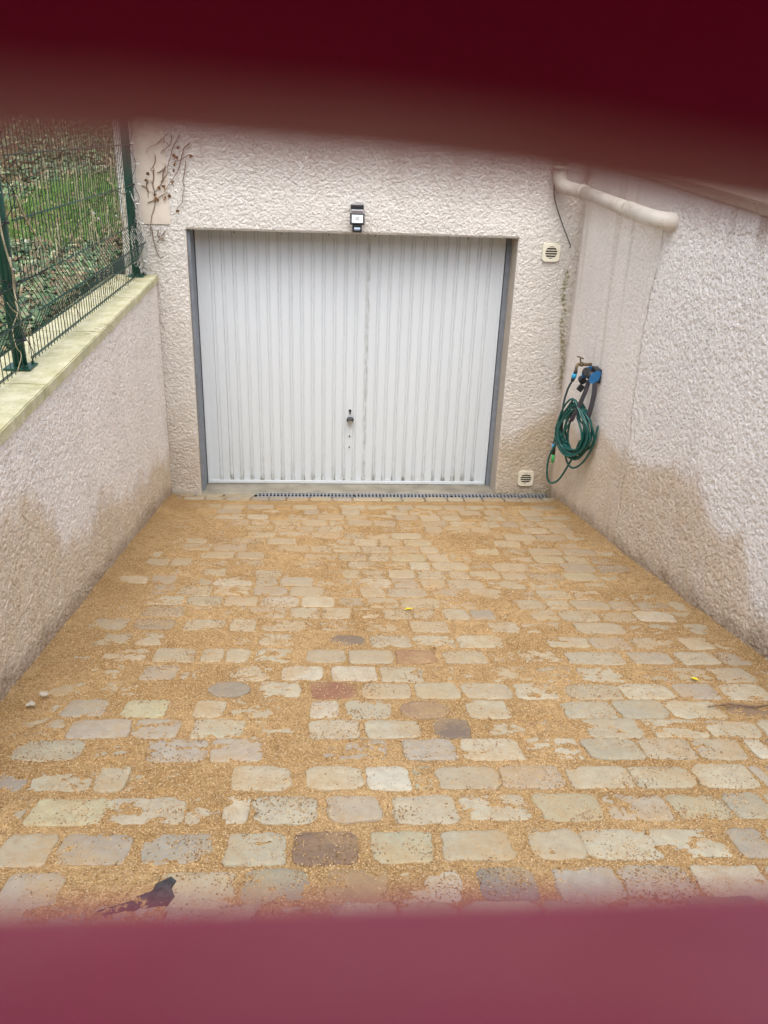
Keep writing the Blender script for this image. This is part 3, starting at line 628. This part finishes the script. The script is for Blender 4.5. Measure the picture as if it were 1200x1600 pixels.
def vent(x, z, label):
    t = thing('vent_grille', label, 'vent', 'square vent grilles on the house wall'); y = W-.027; s = .066
    mb = MB(); n = 32; out = []; inn = []
    for j in range(n):
        an = 2*math.pi*j/n; c, sn_ = math.cos(an), math.sin(an); k = 1/max(abs(c), abs(sn_)); k = min(k, 1.25)
        out.append((x+s*c*k, y, z+s*sn_*k)); inn.append((x+.046*c, y, z+.046*sn_))
    vs = out+inn+[(a, W-.002, b) for a, _, b in out]+[(a, y+.012, b) for a, _, b in inn]
    fs = []
    for j in range(n):
        q = (j+1) % n; fs += [(j, q, n+q, n+j), (j, 2*n+j, 2*n+q, q), (n+j, n+q, 3*n+q, 3*n+j)]
    mb.add(vs, fs).build('plate', 'vent_cream', t)
    MB().cyl((x, y+.0105, z), (x, y+.0125, z), .0460, 28).build('duct_shade', 'vent_dark', t)  # flat near-black disc painted as the shade behind the louvres
    lo = MB()
    for k in range(5):
        zz_ = z-.036+k*.018; hwid = math.sqrt(.0455**2-(zz_-z)**2) if abs(zz_-z) < .045 else .01
        lo.bbox(x, y+.003, zz_, 2*hwid, .0025, .0070, .0006, Matrix.Rotation(R(20), 4, 'X'))
    lo.build('louvre', 'vent_cream', t)
vent(1.716, 2.045, 'cream square vent with round louvre high beside the garage door, below the white pipe')
vent(1.713, .198, 'cream square vent with round louvre low on the stained wall near the drain')

dp = thing('downpipe', 'white plastic drainpipe bending off the house wall and into the right wall', 'drainpipe')
yb = W-.055; r = .044
MB().cyl((1.705, yb, 4.4), (1.705, yb, 2.62), r, 24).build('vertical_pipe', 'pvc', dp, True)
el_ = curve([(1.705, yb, 2.64), (1.708, yb-.01, 2.57), (1.732, yb-.05, 2.522), (1.80, yb-.13, 2.500), (1.838, yb-.24, 2.494)], 5)
MB().tube(el_, r+.003, 24).build('elbow', 'pvc', dp, True)
MB().tube([(1.835, yb-.225, 2.494), (1.862, 5.30, 2.452)], r, 24).build('sloping_pipe', 'pvc', dp, True)
MB().tube(curve([(1.861, 5.34, 2.4535), (1.866, 5.12, 2.445), (1.875, 4.98, 2.440), (1.905, 4.90, 2.437), (1.985, 4.86, 2.436)], 5), r+.004, 24).build('elbow', 'pvc', dp, True)
for a, b in [((1.705, yb, 2.655), (1.705, yb, 2.625)), ((1.831, yb-.21, 2.4945), (1.8375, yb-.245, 2.4935)), ((1.8605, 5.36, 2.454), (1.8625, 5.325, 2.453)), ((1.700, yb, 3.30), (1.70, yb, 3.27))]: MB().cyl(a, b, r+.0065, 24).build('collar', 'pvc', dp, True)
wc = MB().tube(curve([(1.668, yb-.03, 2.60), (1.69, W-.018, 2.46), (1.735, W-.016, 2.34), (1.80, W-.015, 2.21), (1.858, W-.015, 2.10), (1.852, W-.015, 2.085)], 6), .0032, 6)
tag(wc.build('loose_cable', 'cable_black', None, True), 'thin black cable hanging from the white pipe down the house wall', 'cable')

# ------------------------------------------------------------ tap, hose reel bracket and coiled hose on the right wall
tp = thing('garden_tap', 'old brass garden tap on the right wall above the coiled hose', 'tap')
ty, tzz = 5.93, 1.345
MB().cyl((1.955, ty, tzz), (1.855, ty, tzz), .012, 12).tube(curve([(1.87, ty, tzz), (1.845, ty, tzz), (1.832, ty-.01, tzz-.02), (1.832, ty-.012, tzz-.045)], 4), .011, 12).cyl((1.88, ty, tzz), (1.862, ty, tzz), .019, 6).build('tap_body', 'brass', tp, True)
MB().cyl((1.862, ty, tzz+.01), (1.856, ty, tzz+.045), .006, 8).bbox(1.855, ty, tzz+.05, .016, .07, .008, .003, Matrix.Rotation(R(20), 4, 'Z')).build('tap_handle', 'brass', tp)
hs_ = thing('garden_hose', 'green garden hose coiled in loops and hung on the right wall under the tap', 'hose')
# loops: the coil hangs obliquely off the wall
ce = Vector((1.818, 5.74, .905)); ua = Vector((.50, -.84, 0)).normalized(); va = Vector((0, 0, 1)); na = ua.cross(va)
pts = []; turns = 13
for k in range(turns*22):
    t = k/22; an = 2*math.pi*t + 1.3
    j = int(t); ra = .132+.040*math.sin(j*2.1+1)+.012*math.sin(an*2+j); rb = .178+.036*math.sin(j*1.7+.5)+.010*math.cos(an*3+j*2)
    off = Vector((0, 0, -.02*math.sin(j*1.3))) + ua*(.022*math.sin(j*2.9)) + na*(.030*math.sin(t*1.9)+.006*math.sin(an*1.5))
    q = ce + ua*ra*math.cos(an)*(1-.30*max(0, math.sin(an))) + va*rb*math.sin(an) + off
    q.x = min(q.x, 1.935); pts.append(q)
MB().tube(pts, .0078, 8).build('coil', 'hose', hs_, True)
lp = curve([ce+Vector((-.02, 0, .10)), (1.76, 5.80, .86), (1.715, 5.86, .72), (1.70, 5.90, .60), (1.712, 5.91, .47), (1.745, 5.90, .425), (1.79, 5.86, .47), (1.825, 5.80, .60), (1.845, 5.74, .72), (1.86, 5.70, .84)], 8)
MB().tube(lp, .0078, 8).build('hanging_loop', 'hose', hs_, True)
lp = curve([(1.79, 5.80, .80), (1.80, 5.80, .68), (1.83, 5.76, .615), (1.865, 5.71, .63), (1.90, 5.64, .72), (1.925, 5.58, .86), (1.93, 5.56, 1.0)], 8)
MB().tube(lp, .0078, 8).build('hanging_loop', 'hose', hs_, True)
MB().tube(curve([(1.812, 5.915, 1.225), (1.785, 5.91, 1.16), (1.762, 5.89, 1.06), (1.755, 5.86, .95), (1.765, 5.82, .82)], 8), .0078, 8).build('feed_hose', 'hose_dark', hs_, True)
a, b = Vector((1.832, 5.917, 1.305)), Vector((1.812, 5.913, 1.222))
cn = MB().tube([a, a.lerp(b, .25), a.lerp(b, .3), a.lerp(b, .75), a.lerp(b, .8), b], [.012, .015, .013, .013, .015, .011], 12).build('hose_connector', 'black_plastic', hs_, True)
MB().cyl(a.lerp(b, .32), a.lerp(b, .72), .0175, 14).build('blue_ring', 'cyan_plastic', cn, True)
e0 = Vector((1.722, 5.87, .77))
c2 = MB().cyl(e0, e0+Vector((.004, 0, -.10)), .013, 12).build('spray_connector', 'black_plastic', hs_, True)
MB().cyl(e0+Vector((.001, 0, -.02)), e0+Vector((.002, 0, -.045)), .0165, 14).build('blue_ring', 'cyan_plastic', c2, True)
MB().cyl(e0+Vector((.004, 0, -.095)), e0+Vector((.006, 0, -.165)), .012, 12, .011).build('green_nozzle', 'lime_plastic', c2, True)
MB().tube(curve([e0, e0+Vector((.012, 0, .08)), e0+Vector((.04, -.02, .16))], 5), .0078, 8).build('feed_hose', 'hose', hs_, True)
hk = thing('hose_hanger', 'black and blue wall hanger with dark straps holding the coiled hose', 'hose hanger')
hy, hz_ = 5.70, 1.318
MB().tube([(1.875, hy+.115, hz_+.004), (1.892, hy-.005, hz_-.006)], .033, 18).build('drum', 'black_plastic', hk, True)
for yy, dx in ((hy+.115, -.006), (hy-.012, .010)):
    mb = MB(); n = 14; ring = []
    for j in range(n):
        an = 2*math.pi*j/n; rr_ = .034+.020*max(0, math.cos(2*(an-.9))); ring.append((rr_*math.cos(an), rr_*math.sin(an)))
    vs = [(1.89+dx+u_, yy, hz_+v_) for u_, v_ in ring]+[(1.89+dx+u_, yy-.012, hz_+v_) for u_, v_ in ring]
    mb.add(vs, [tuple(range(n)), tuple(range(2*n-1, n-1, -1))]+[(j, (j+1) % n, n+(j+1) % n, n+j) for j in range(n)]).build('end_cap', 'blue_plastic', hk)
MB().box(1.905, 1.947, hy-.01, hy+.10, hz_-.05, hz_+.05, .006).build('wall_plate', 'black_plastic', hk)
MB().cyl((1.855, 5.84, 1.262), (1.855, 5.80, 1.255), .026, 14).bbox(1.845, 5.80, 1.205, .042, .02, .050, .004, Matrix.Rotation(R(35), 4, 'Y')).build('clip', 'black_plastic', hk)
def strap(P, wd):
    mb = MB(); P = [Vector(p) for p in P]; vs = []
    for i, q in enumerate(P):
        t = (P[min(i+1, len(P)-1)]-P[max(i-1, 0)]).normalized(); sd2 = t.cross(Vector((0, 1, 0))).normalized(); nn_ = sd2.cross(t)
        vs += [q+sd2*wd+nn_*.0015, q-sd2*wd+nn_*.0015, q-sd2*wd-nn_*.0015, q+sd2*wd-nn_*.0015]
    fs = [(0, 1, 2, 3), tuple(4*(len(P)-1)+k for k in (3, 2, 1, 0))]
    for i in range(len(P)-1): fs += [(4*i+k, 4*i+(k+1) % 4, 4*i+4+(k+1) % 4, 4*i+4+k) for k in range(4)]
    return mb.add(vs, fs)
strap([(1.872, 5.72, 1.285), (1.852, 5.70, 1.21), (1.825, 5.69, 1.13), (1.792, 5.69, 1.05), (1.782, 5.70, 1.0), (1.785, 5.74, .97)], .016).build('strap', 'grey_plastic', hk)
strap([(1.905, 5.68, 1.28), (1.903, 5.66, 1.20), (1.893, 5.65, 1.12), (1.882, 5.65, 1.04), (1.872, 5.66, 1.0), (1.868, 5.70, .97)], .018).build('strap', 'grey_plastic', hk)

# ------------------------------------------------------------ mesh fence on the left coping
fe = thing('mesh_fence', 'dark green welded mesh fence panels on posts above the left coping', 'fence')
def fxx(Y): return -1.345
HB = 1.81; HT = 3.25
prof = [(.012, 0), (.13, 0), (.19, .035), (.25, .065), (.31, .035), (.37, 0), (.63, 0), (.89, 0), (1.10, 0), (1.16, .035), (1.22, .06), (1.28, .03), (1.34, 0), (1.44, 0)]
def panel(y0, y1):
    mb = MB(); nw = int(round((y1-y0)/.05))
    for i in range(nw+1):
        Y = y0+(y1-y0)*i/nw; j = random.uniform(-.0015, .0015)
        mb.tube([(fxx(Y)+.006+o, Y+j, HB+z_) for z_, o in prof], .0023, 5, cap=False)
    for z_, o in [(.03, 0), (.13, 0), (.25, .065), (.37, 0), (.63, 0), (.89, 0), (1.10, 0), (1.22, .06), (1.34, 0), (1.43, 0)]:
        for e in (-.0048, .0048): mb.tube([(fxx(y0)+.006+o+e, y0, HB+z_), (fxx(y1)+.006+o+e, y1, HB+z_)], .0027, 5)
    return mb.build('mesh_panel', 'wire_green', fe, True)
panel(3.93, 6.395); panel(1.35, 3.80)
def post(Y, rr_=.030):
    x = fxx(Y)-.026; q = MB().cyl((x, Y, HB+.006), (x, Y, HT+.06), rr_, 24).build('post', 'green_paint', fe, True)
    MB().bbox(x-.004, Y+.012, (HB+HT)/2+.03, .030, .075, HT-HB+.02, .006).build('post_channel', 'green_paint', q)
    MB().bbox(x, Y, HB+.006, .12, .12, .009, .003).cyl((x+.042, Y-.042, HB+.01), (x+.042, Y-.042, HB+.022), .008, 6).cyl((x+.042, Y+.042, HB+.01), (x+.042, Y+.042, HB+.022), .008, 6).build('base_plate', 'green_paint', q)
    for z_ in (.13, .37, .63, .89, 1.10, 1.34): MB().bbox(x+.020, Y-.012, HB+z_, .034, .05, .014, .002).cyl((x+.036, Y-.01, HB+z_), (x+.044, Y-.01, HB+z_), .006, 6).build('clip', 'black_plastic', q)
post(3.86); post(6.46); post(1.28)

# string of fairy lights on the fence, bunched at the far post
fy_ = thing('fairy_lights', 'string of tiny white bulbs wound along the mesh fence and bunched at the far post', 'string lights')
mb = MB(); pp = []
for k in range(60):
    Y = 6.45-k*.05; z_ = HB+.37+.26*(1 if (k//30) else 0)*0 + .26*(.5+.5*math.sin(k*.10)) + random.uniform(-.012, .012); pp.append((fxx(Y)+.018+random.uniform(-.006, .006), Y, z_))
mb.tube(curve(pp, 3), .0022, 5)
pp = [(fxx(6.4)+.02+.018*math.sin(k*1.3), 6.44+.03*math.cos(k*1.1), HB+.05+k*.045) for k in range(24)]; mb.tube(curve(pp, 4), .002, 5)
pp = [(fxx(3.8)+.02+.028*math.sin(k*1.0), 3.84+.04*math.cos(k*1.3), HB+.02+k*.05) for k in range(22)]; mb.tube(curve(pp, 4), .002, 5)
mb.build('cable', 'cable_black', fy_, True)
for k in range(7):
    q = Vector((fxx(6.4)+.045, 6.40, HB+.12+k*.13)); MB().tube([q, q+Vector((random.choice((-1, 1))*.026, -.01, -.004))], .0035, 6).build('bulb', 'bulb', fy_, True)
for k in range(9):
    Y = random.uniform(3.7, 6.2); q = Vector((fxx(Y)+.02, Y, HB+.1+random.random()*.8)); MB().tube([q, q+Vector((.006, .02, -.012))], .003, 6).build('bulb', 'bulb', fy_, True)
mb = MB()
for k in range(9):
    a0 = random.uniform(0, 6.28); w_ = random.uniform(.025, .055); h_ = random.uniform(.12, .22); cxx = -1.335+random.uniform(-.02, .03); zc = HB+.06+h_+random.uniform(0, .03); pts = []
    for j in range(18):
        an = a0+2*math.pi*j/18; pts.append((cxx+w_*math.cos(an)+random.uniform(-.006, .006), 6.42+.03*math.sin(an+k)+random.uniform(-.008, .008), zc-.02+h_*math.sin(an)*(.8+.2*math.sin(an*2+k))))
    mb.tube(pts, .0028, 5, closed=True)
mb.tube(curve([(-1.355, 6.40, 2.40), (-1.34, 6.39, 2.36), (-1.315, 6.38, 2.29), (-1.32, 6.40, 2.20), (-1.33, 6.41, 2.1)], 5), .004, 5)
tag(mb.build('cable_bundle', 'cable_pale', None, True), 'tangle of weathered pale cable loops hung at the foot of the far fence post', 'cable bundle')

# ------------------------------------------------------------ bare creeper on the house wall
vi = thing('bare_creeper', 'bare brown creeper twigs clinging to the house wall beside the far post', 'climbing plant')
mb = MB()
for l in VINES:
    P = [(x+random.uniform(-.003, .003), W-.018-random.uniform(0, .012), z) for x, z in l]
    P = curve(P, 4); k = len(P); r0 = random.uniform(.0028, .0050); mb.tube(P, [r0*(1-.6*i/k) for i in range(k)], 5)
    for _ in range(2):
        q = P[random.randrange(len(P))]; d = Vector((random.uniform(-.05, .05), -.004, random.uniform(-.05, .06)))
        mb.tube([q, q+d*.5+Vector((.006, 0, .003)), q+d], [.0018, .0014, .0008], 4)
mb.build('twigs', 'twig', vi, True)
mb = MB()
for x, z in VLEAF:
    for _ in range(2):
        s_ = random.uniform(.010, .018); an = random.uniform(0, 6.28); q = Vector((x+random.uniform(-.008, .008), W-.028, z+random.uniform(-.008, .008)))
        a_ = Vector((math.cos(an), random.uniform(-.6, .2), math.sin(an))).normalized()*s_; b_ = a_.cross(Vector((0, 1, .3))).normalized()*s_*.6
        mb.add([q-a_, q+b_+Vector((0, -.005, 0)), q+a_, q-b_], [(0, 1, 3), (1, 2, 3)])
mb.build('dead_leaves', 'dead_leaf', vi)
dv = MB()                                     # dead stems hanging in the fence mesh
def stem(Y0, z0_, Y1, z1_, r_, n=7, o=0.):
    P = []
    for i in range(n):
        t = i/(n-1); P.append((fxx(Y0)+.022+o+random.uniform(-.012, .012), Y0+(Y1-Y0)*t+random.uniform(-.02, .02)*(0 < t < 1), z0_+(z1_-z0_)*t+random.uniform(-.02, .02)))
    P = curve(P, 3); k = len(P); dv.tube(P, [r_*(1-.5*i/k) for i in range(k)], 5)
stem(5.75, 2.62, 6.05, 1.95, .0045); stem(6.05, 2.48, 6.0, 1.83, .004); stem(3.95, 2.55, 4.35, 2.12, .005); stem(4.35, 2.28, 4.70, 1.84, .004); stem(4.55, 2.2, 4.85, 2.02, .003)
stem(3.72, 2.5, 3.86, 1.86, .0045, 9); stem(3.80, 2.3, 3.70, 1.84, .0035, 9); stem(3.66, 2.15, 3.98, 1.9, .003, 8); stem(5.4, 1.98, 5.85, 1.83, .003, o=.05)
for _ in range(75):
    Y = random.uniform(4.0, 6.2); z_ = HB+random.uniform(.2, .62); stem(Y, z_, Y+random.uniform(-.15, .15), z_-random.uniform(.1, .38), random.uniform(.0012, .0028), 6, -.02)
for _ in range(45):
    Y = random.uniform(4.0, 6.2); z_ = HB+random.uniform(.6, 1.0); stem(Y, z_, Y+random.uniform(-.1, .1), z_-random.uniform(.1, .35), random.uniform(.001, .002), 5, -.02)
tag(dv.build('dead_stems', 'twig_pale', None, True), 'pale dead vine stems tangled in the wires of the mesh fence', 'dead vine')
for Y, s_ in ((6.40, 1.), (6.36, .8)): pass
MB_ = MB()
for k in range(5):
    Y = 4.55+k*.06; MB_.tube([(xl(Y)-.05+k*.012, Y, 1.815), (xl(Y)+.02, Y+.05, 1.80), (xl(Y)+.035, Y+.08, 1.77)], [.0018, .0014, .001], 4)
tag(MB_.build('straw', 'twig_pale', None, True), 'wisps of dry straw lying over the edge of the left coping', 'straw')

# ------------------------------------------------------------ garden behind the fence
def tz_(X, Y):
    d = np.maximum(0, -1.55-X); return 1.742 + .05*d + .055*np.maximum(0, Y-4) + .10*np.maximum(0, Y-9) + .18*np.maximum(0, Y-17) + (fbm(X*1.1, Y*1.1, 4)-.5)*.16*sst(0, 1.2, d)
ax_ = np.linspace(-24, xl(3)-.33, 150); ay_ = np.linspace(.0, 34, 200); AX, AY = np.meshgrid(ax_, ay_, indexing='ij')
m_ = np.where(AY < 6.6, AX, np.where(AX > -1.475, -1.475, AX)); AX = np.minimum(AX, np.where(AY < 6.9, xl(AY)-.325, -1.45))
tag(npmesh('garden_ground', np.stack([AX, AY, tz_(AX, AY)], -1).reshape(-1, 3), gridF(150, 200), 'soil'), kind='structure')
def scatter(name, n, fx_, kind):
    X, Y, sz2, col, up = fx_(n); n = len(X); Z = tz_(X, Y)
    a = rng.uniform(0, 6.283, n); tilt = rng.normal(0, up, (n, 2))
    nrm = np.stack([tilt[:, 0], tilt[:, 1]-.3, np.ones(n)], 1); nrm /= np.linalg.norm(nrm, axis=1)[:, None]
    t = np.stack([np.cos(a), np.sin(a), 0*a], 1); t -= nrm*(t*nrm).sum(1)[:, None]; t /= np.linalg.norm(t, axis=1)[:, None]; b = np.cross(nrm, t)
    C = np.stack([X, Y, Z+rng.uniform(.005, .06, n)], 1); s1 = sz2[:, None]
    V = np.stack([C-t*s1, C-t*s1*.2+b*s1*.8+nrm*s1*.12, C+t*s1*1.1, C-t*s1*.2-b*s1*.8+nrm*s1*.12], 1).reshape(-1, 3)
    F = (np.arange(n)[:, None]*4+np.array([0, 3, 2, 1])[None])
    tag(npmesh(name, V, F, 'foliage', None, False, {'tint': np.repeat(col, 4, 0)}), kind='stuff')
def dens(n):
    Y = 3.0+14*rng.random(n)**1.6; X = -1.56-rng.random(n)**1.2*(.9+.42*np.clip(Y-2.6, 0, 20)); return X, Y
def patch(X, Y): return sst(.55, .35, np.hypot((X+2.25)/.75, (Y-8.6)/1.7)*.5+(fbm(X*3, Y*3, 3)-.5)*.5)
def ivy(n):
    X, Y = dens(n); k = (fbm(X*1.6+9, Y*1.2, 4)+sst(7.5, 4.2, Y)*.17 > .46) & (patch(X, Y) < .3) & (X > -20); X, Y = X[k], Y[k]; n = len(X)
    c = np.array([(.075, .13, .06), (.11, .18, .075), (.05, .09, .05), (.20, .25, .13), (.30, .30, .18)])[rng.choice(5, n, p=[.3, .27, .22, .15, .06])]*rng.uniform(.7, 1.6, (n, 1))
    return X, Y, rng.uniform(.013, .032, n), c, .45
scatter('ivy_ground_cover', 42000, ivy, 'stuff')
def litter(n):
    X, Y = dens(n); n = len(X)
    c = np.array([(.20, .13, .07), (.14, .10, .055), (.30, .23, .13), (.46, .40, .22), (.22, .20, .11)])[rng.choice(5, n, p=[.33, .32, .18, .07, .1])]*rng.uniform(.8, 1.2, (n, 1))
    return X, Y, rng.uniform(.016, .036, n), c, .5
scatter('leaf_litter', 11000, litter, 'stuff')
X = rng.uniform(-4.2, -1.5, 52000); Y = rng.uniform(5.4, 12, 52000); k = patch(X, Y) > rng.random(len(X))*.9+.1; X, Y = X[k], Y[k]
k2 = (X < -1.6) | (Y < 6.4); X, Y = X[k2], Y[k2]; n = len(X); Z = tz_(X, Y); a = rng.uniform(0, 6.283, n); hgt = rng.uniform(.05, .12, n); ln_ = rng.normal(0, .03, (n, 2))
t = np.stack([np.cos(a), np.sin(a), 0*a], 1)*.0035; C = np.stack([X, Y, Z], 1); tip = C+np.stack([ln_[:, 0], ln_[:, 1], hgt], 1)
V = np.stack([C-t, C+t, tip], 1).reshape(-1, 3); F = np.arange(3*n).reshape(-1, 3)
cg = np.array([(.17, .31, .07), (.22, .37, .10), (.13, .23, .06)])[rng.integers(0, 3, n)]*rng.uniform(.8, 1.25, (n, 1))
tag(npmesh('grass', V, F, 'foliage', None, False, {'tint': np.repeat(cg, 3, 0)}), kind='stuff')

# ground on the far side of the right wall, and the road outside the gate
rg = MB().add([(xr(0)+.25, -1, 2.35), (14, -1, 2.35), (14, 6.9, 2.45), (xr(6.6)+.25, 6.6, 2.45)], [(0, 1, 2, 3)]).build('side_ground', 'soil'); tag(rg, kind='structure')
rd = MB().add([(-60, -60, 1.39), (60, -60, 1.39), (60, .1, 1.39), (-60, .1, 1.39)], [(0, 1, 2, 3)]).build('road', 'asphalt'); tag(rd, kind='structure')

hx, hz2 = np.linspace(-22, 22, 220), np.linspace(1.35, 5.6, 50); HX, HZ = np.meshgrid(hx, hz2, indexing='ij')
HY = -3.3 + (fbm(HX*1.5, HZ*1.5, 5)-.5)*.7 - sst(4.9, 5.6, HZ)*.6
tag(npmesh('added_hedge_blocker', np.stack([HX, HY, HZ], -1).reshape(-1, 3), gridF(220, 50), 'added_hedge'), kind='stuff')  # unseen hedge, added behind the viewer to keep sky light off the gate

# ------------------------------------------------------------ the red gate one looks through
gt = thing('slatted_gate', 'dark red slatted metal gate seen close up and out of focus', 'gate')
GF, SD, SH, TH = .048, .060, .047, .0024     # louvre: low edge on the driveway side, depth, rise, sheet thickness
def slat(z0_, dent=None):
    xs_ = np.concatenate([np.linspace(-1.19, -.05, 8), np.linspace(-.04, .06, 41), np.linspace(.07, 2.04, 12)]); V = []; F = []
    for x in xs_:
        zb = z0_ if dent is None else z0_-dent(x)
        for (y, z_) in [(GF, zb+TH*.5), (GF-.0005, zb), (GF-.0105, zb+.0026), (GF-SD, z0_+SH), (GF-SD-.0012, z0_+SH+.002), (GF-SD+.001, z0_+SH+TH+.001), (GF-.003, zb+TH+.0018), (GF-.0006, zb+TH)]: V.append((x, y, z_))
    for i in range(len(xs_)-1): F += [(i*8+j, i*8+(j+1) % 8, (i+1)*8+(j+1) % 8, (i+1)*8+j) for j in range(8)]
    F += [tuple(range(8)), tuple((len(xs_)-1)*8+j for j in range(7, -1, -1))]
    return MB().add(V, F).build('slat', 'gate', gt)
slat(CZ-.0008, lambda x: float(interp(x, [(-.05, .0003), (-.008, .0007), (.003, .0012), (.010, .0017), (.016, .0023), (.024, .0031), (.04, .0048), (.06, .006)])))
PT = .0569
z_ = CZ-PT
while z_ > 1.50: slat(z_); z_ -= PT
for k in range(1, 5): slat(CZ+PT*k)
for x in (-1.21, 2.06):
    MB().box(x-.02, x+.02, -.025, .055, 1.42, CZ+.30, .002).build('frame_post', 'gate', gt)
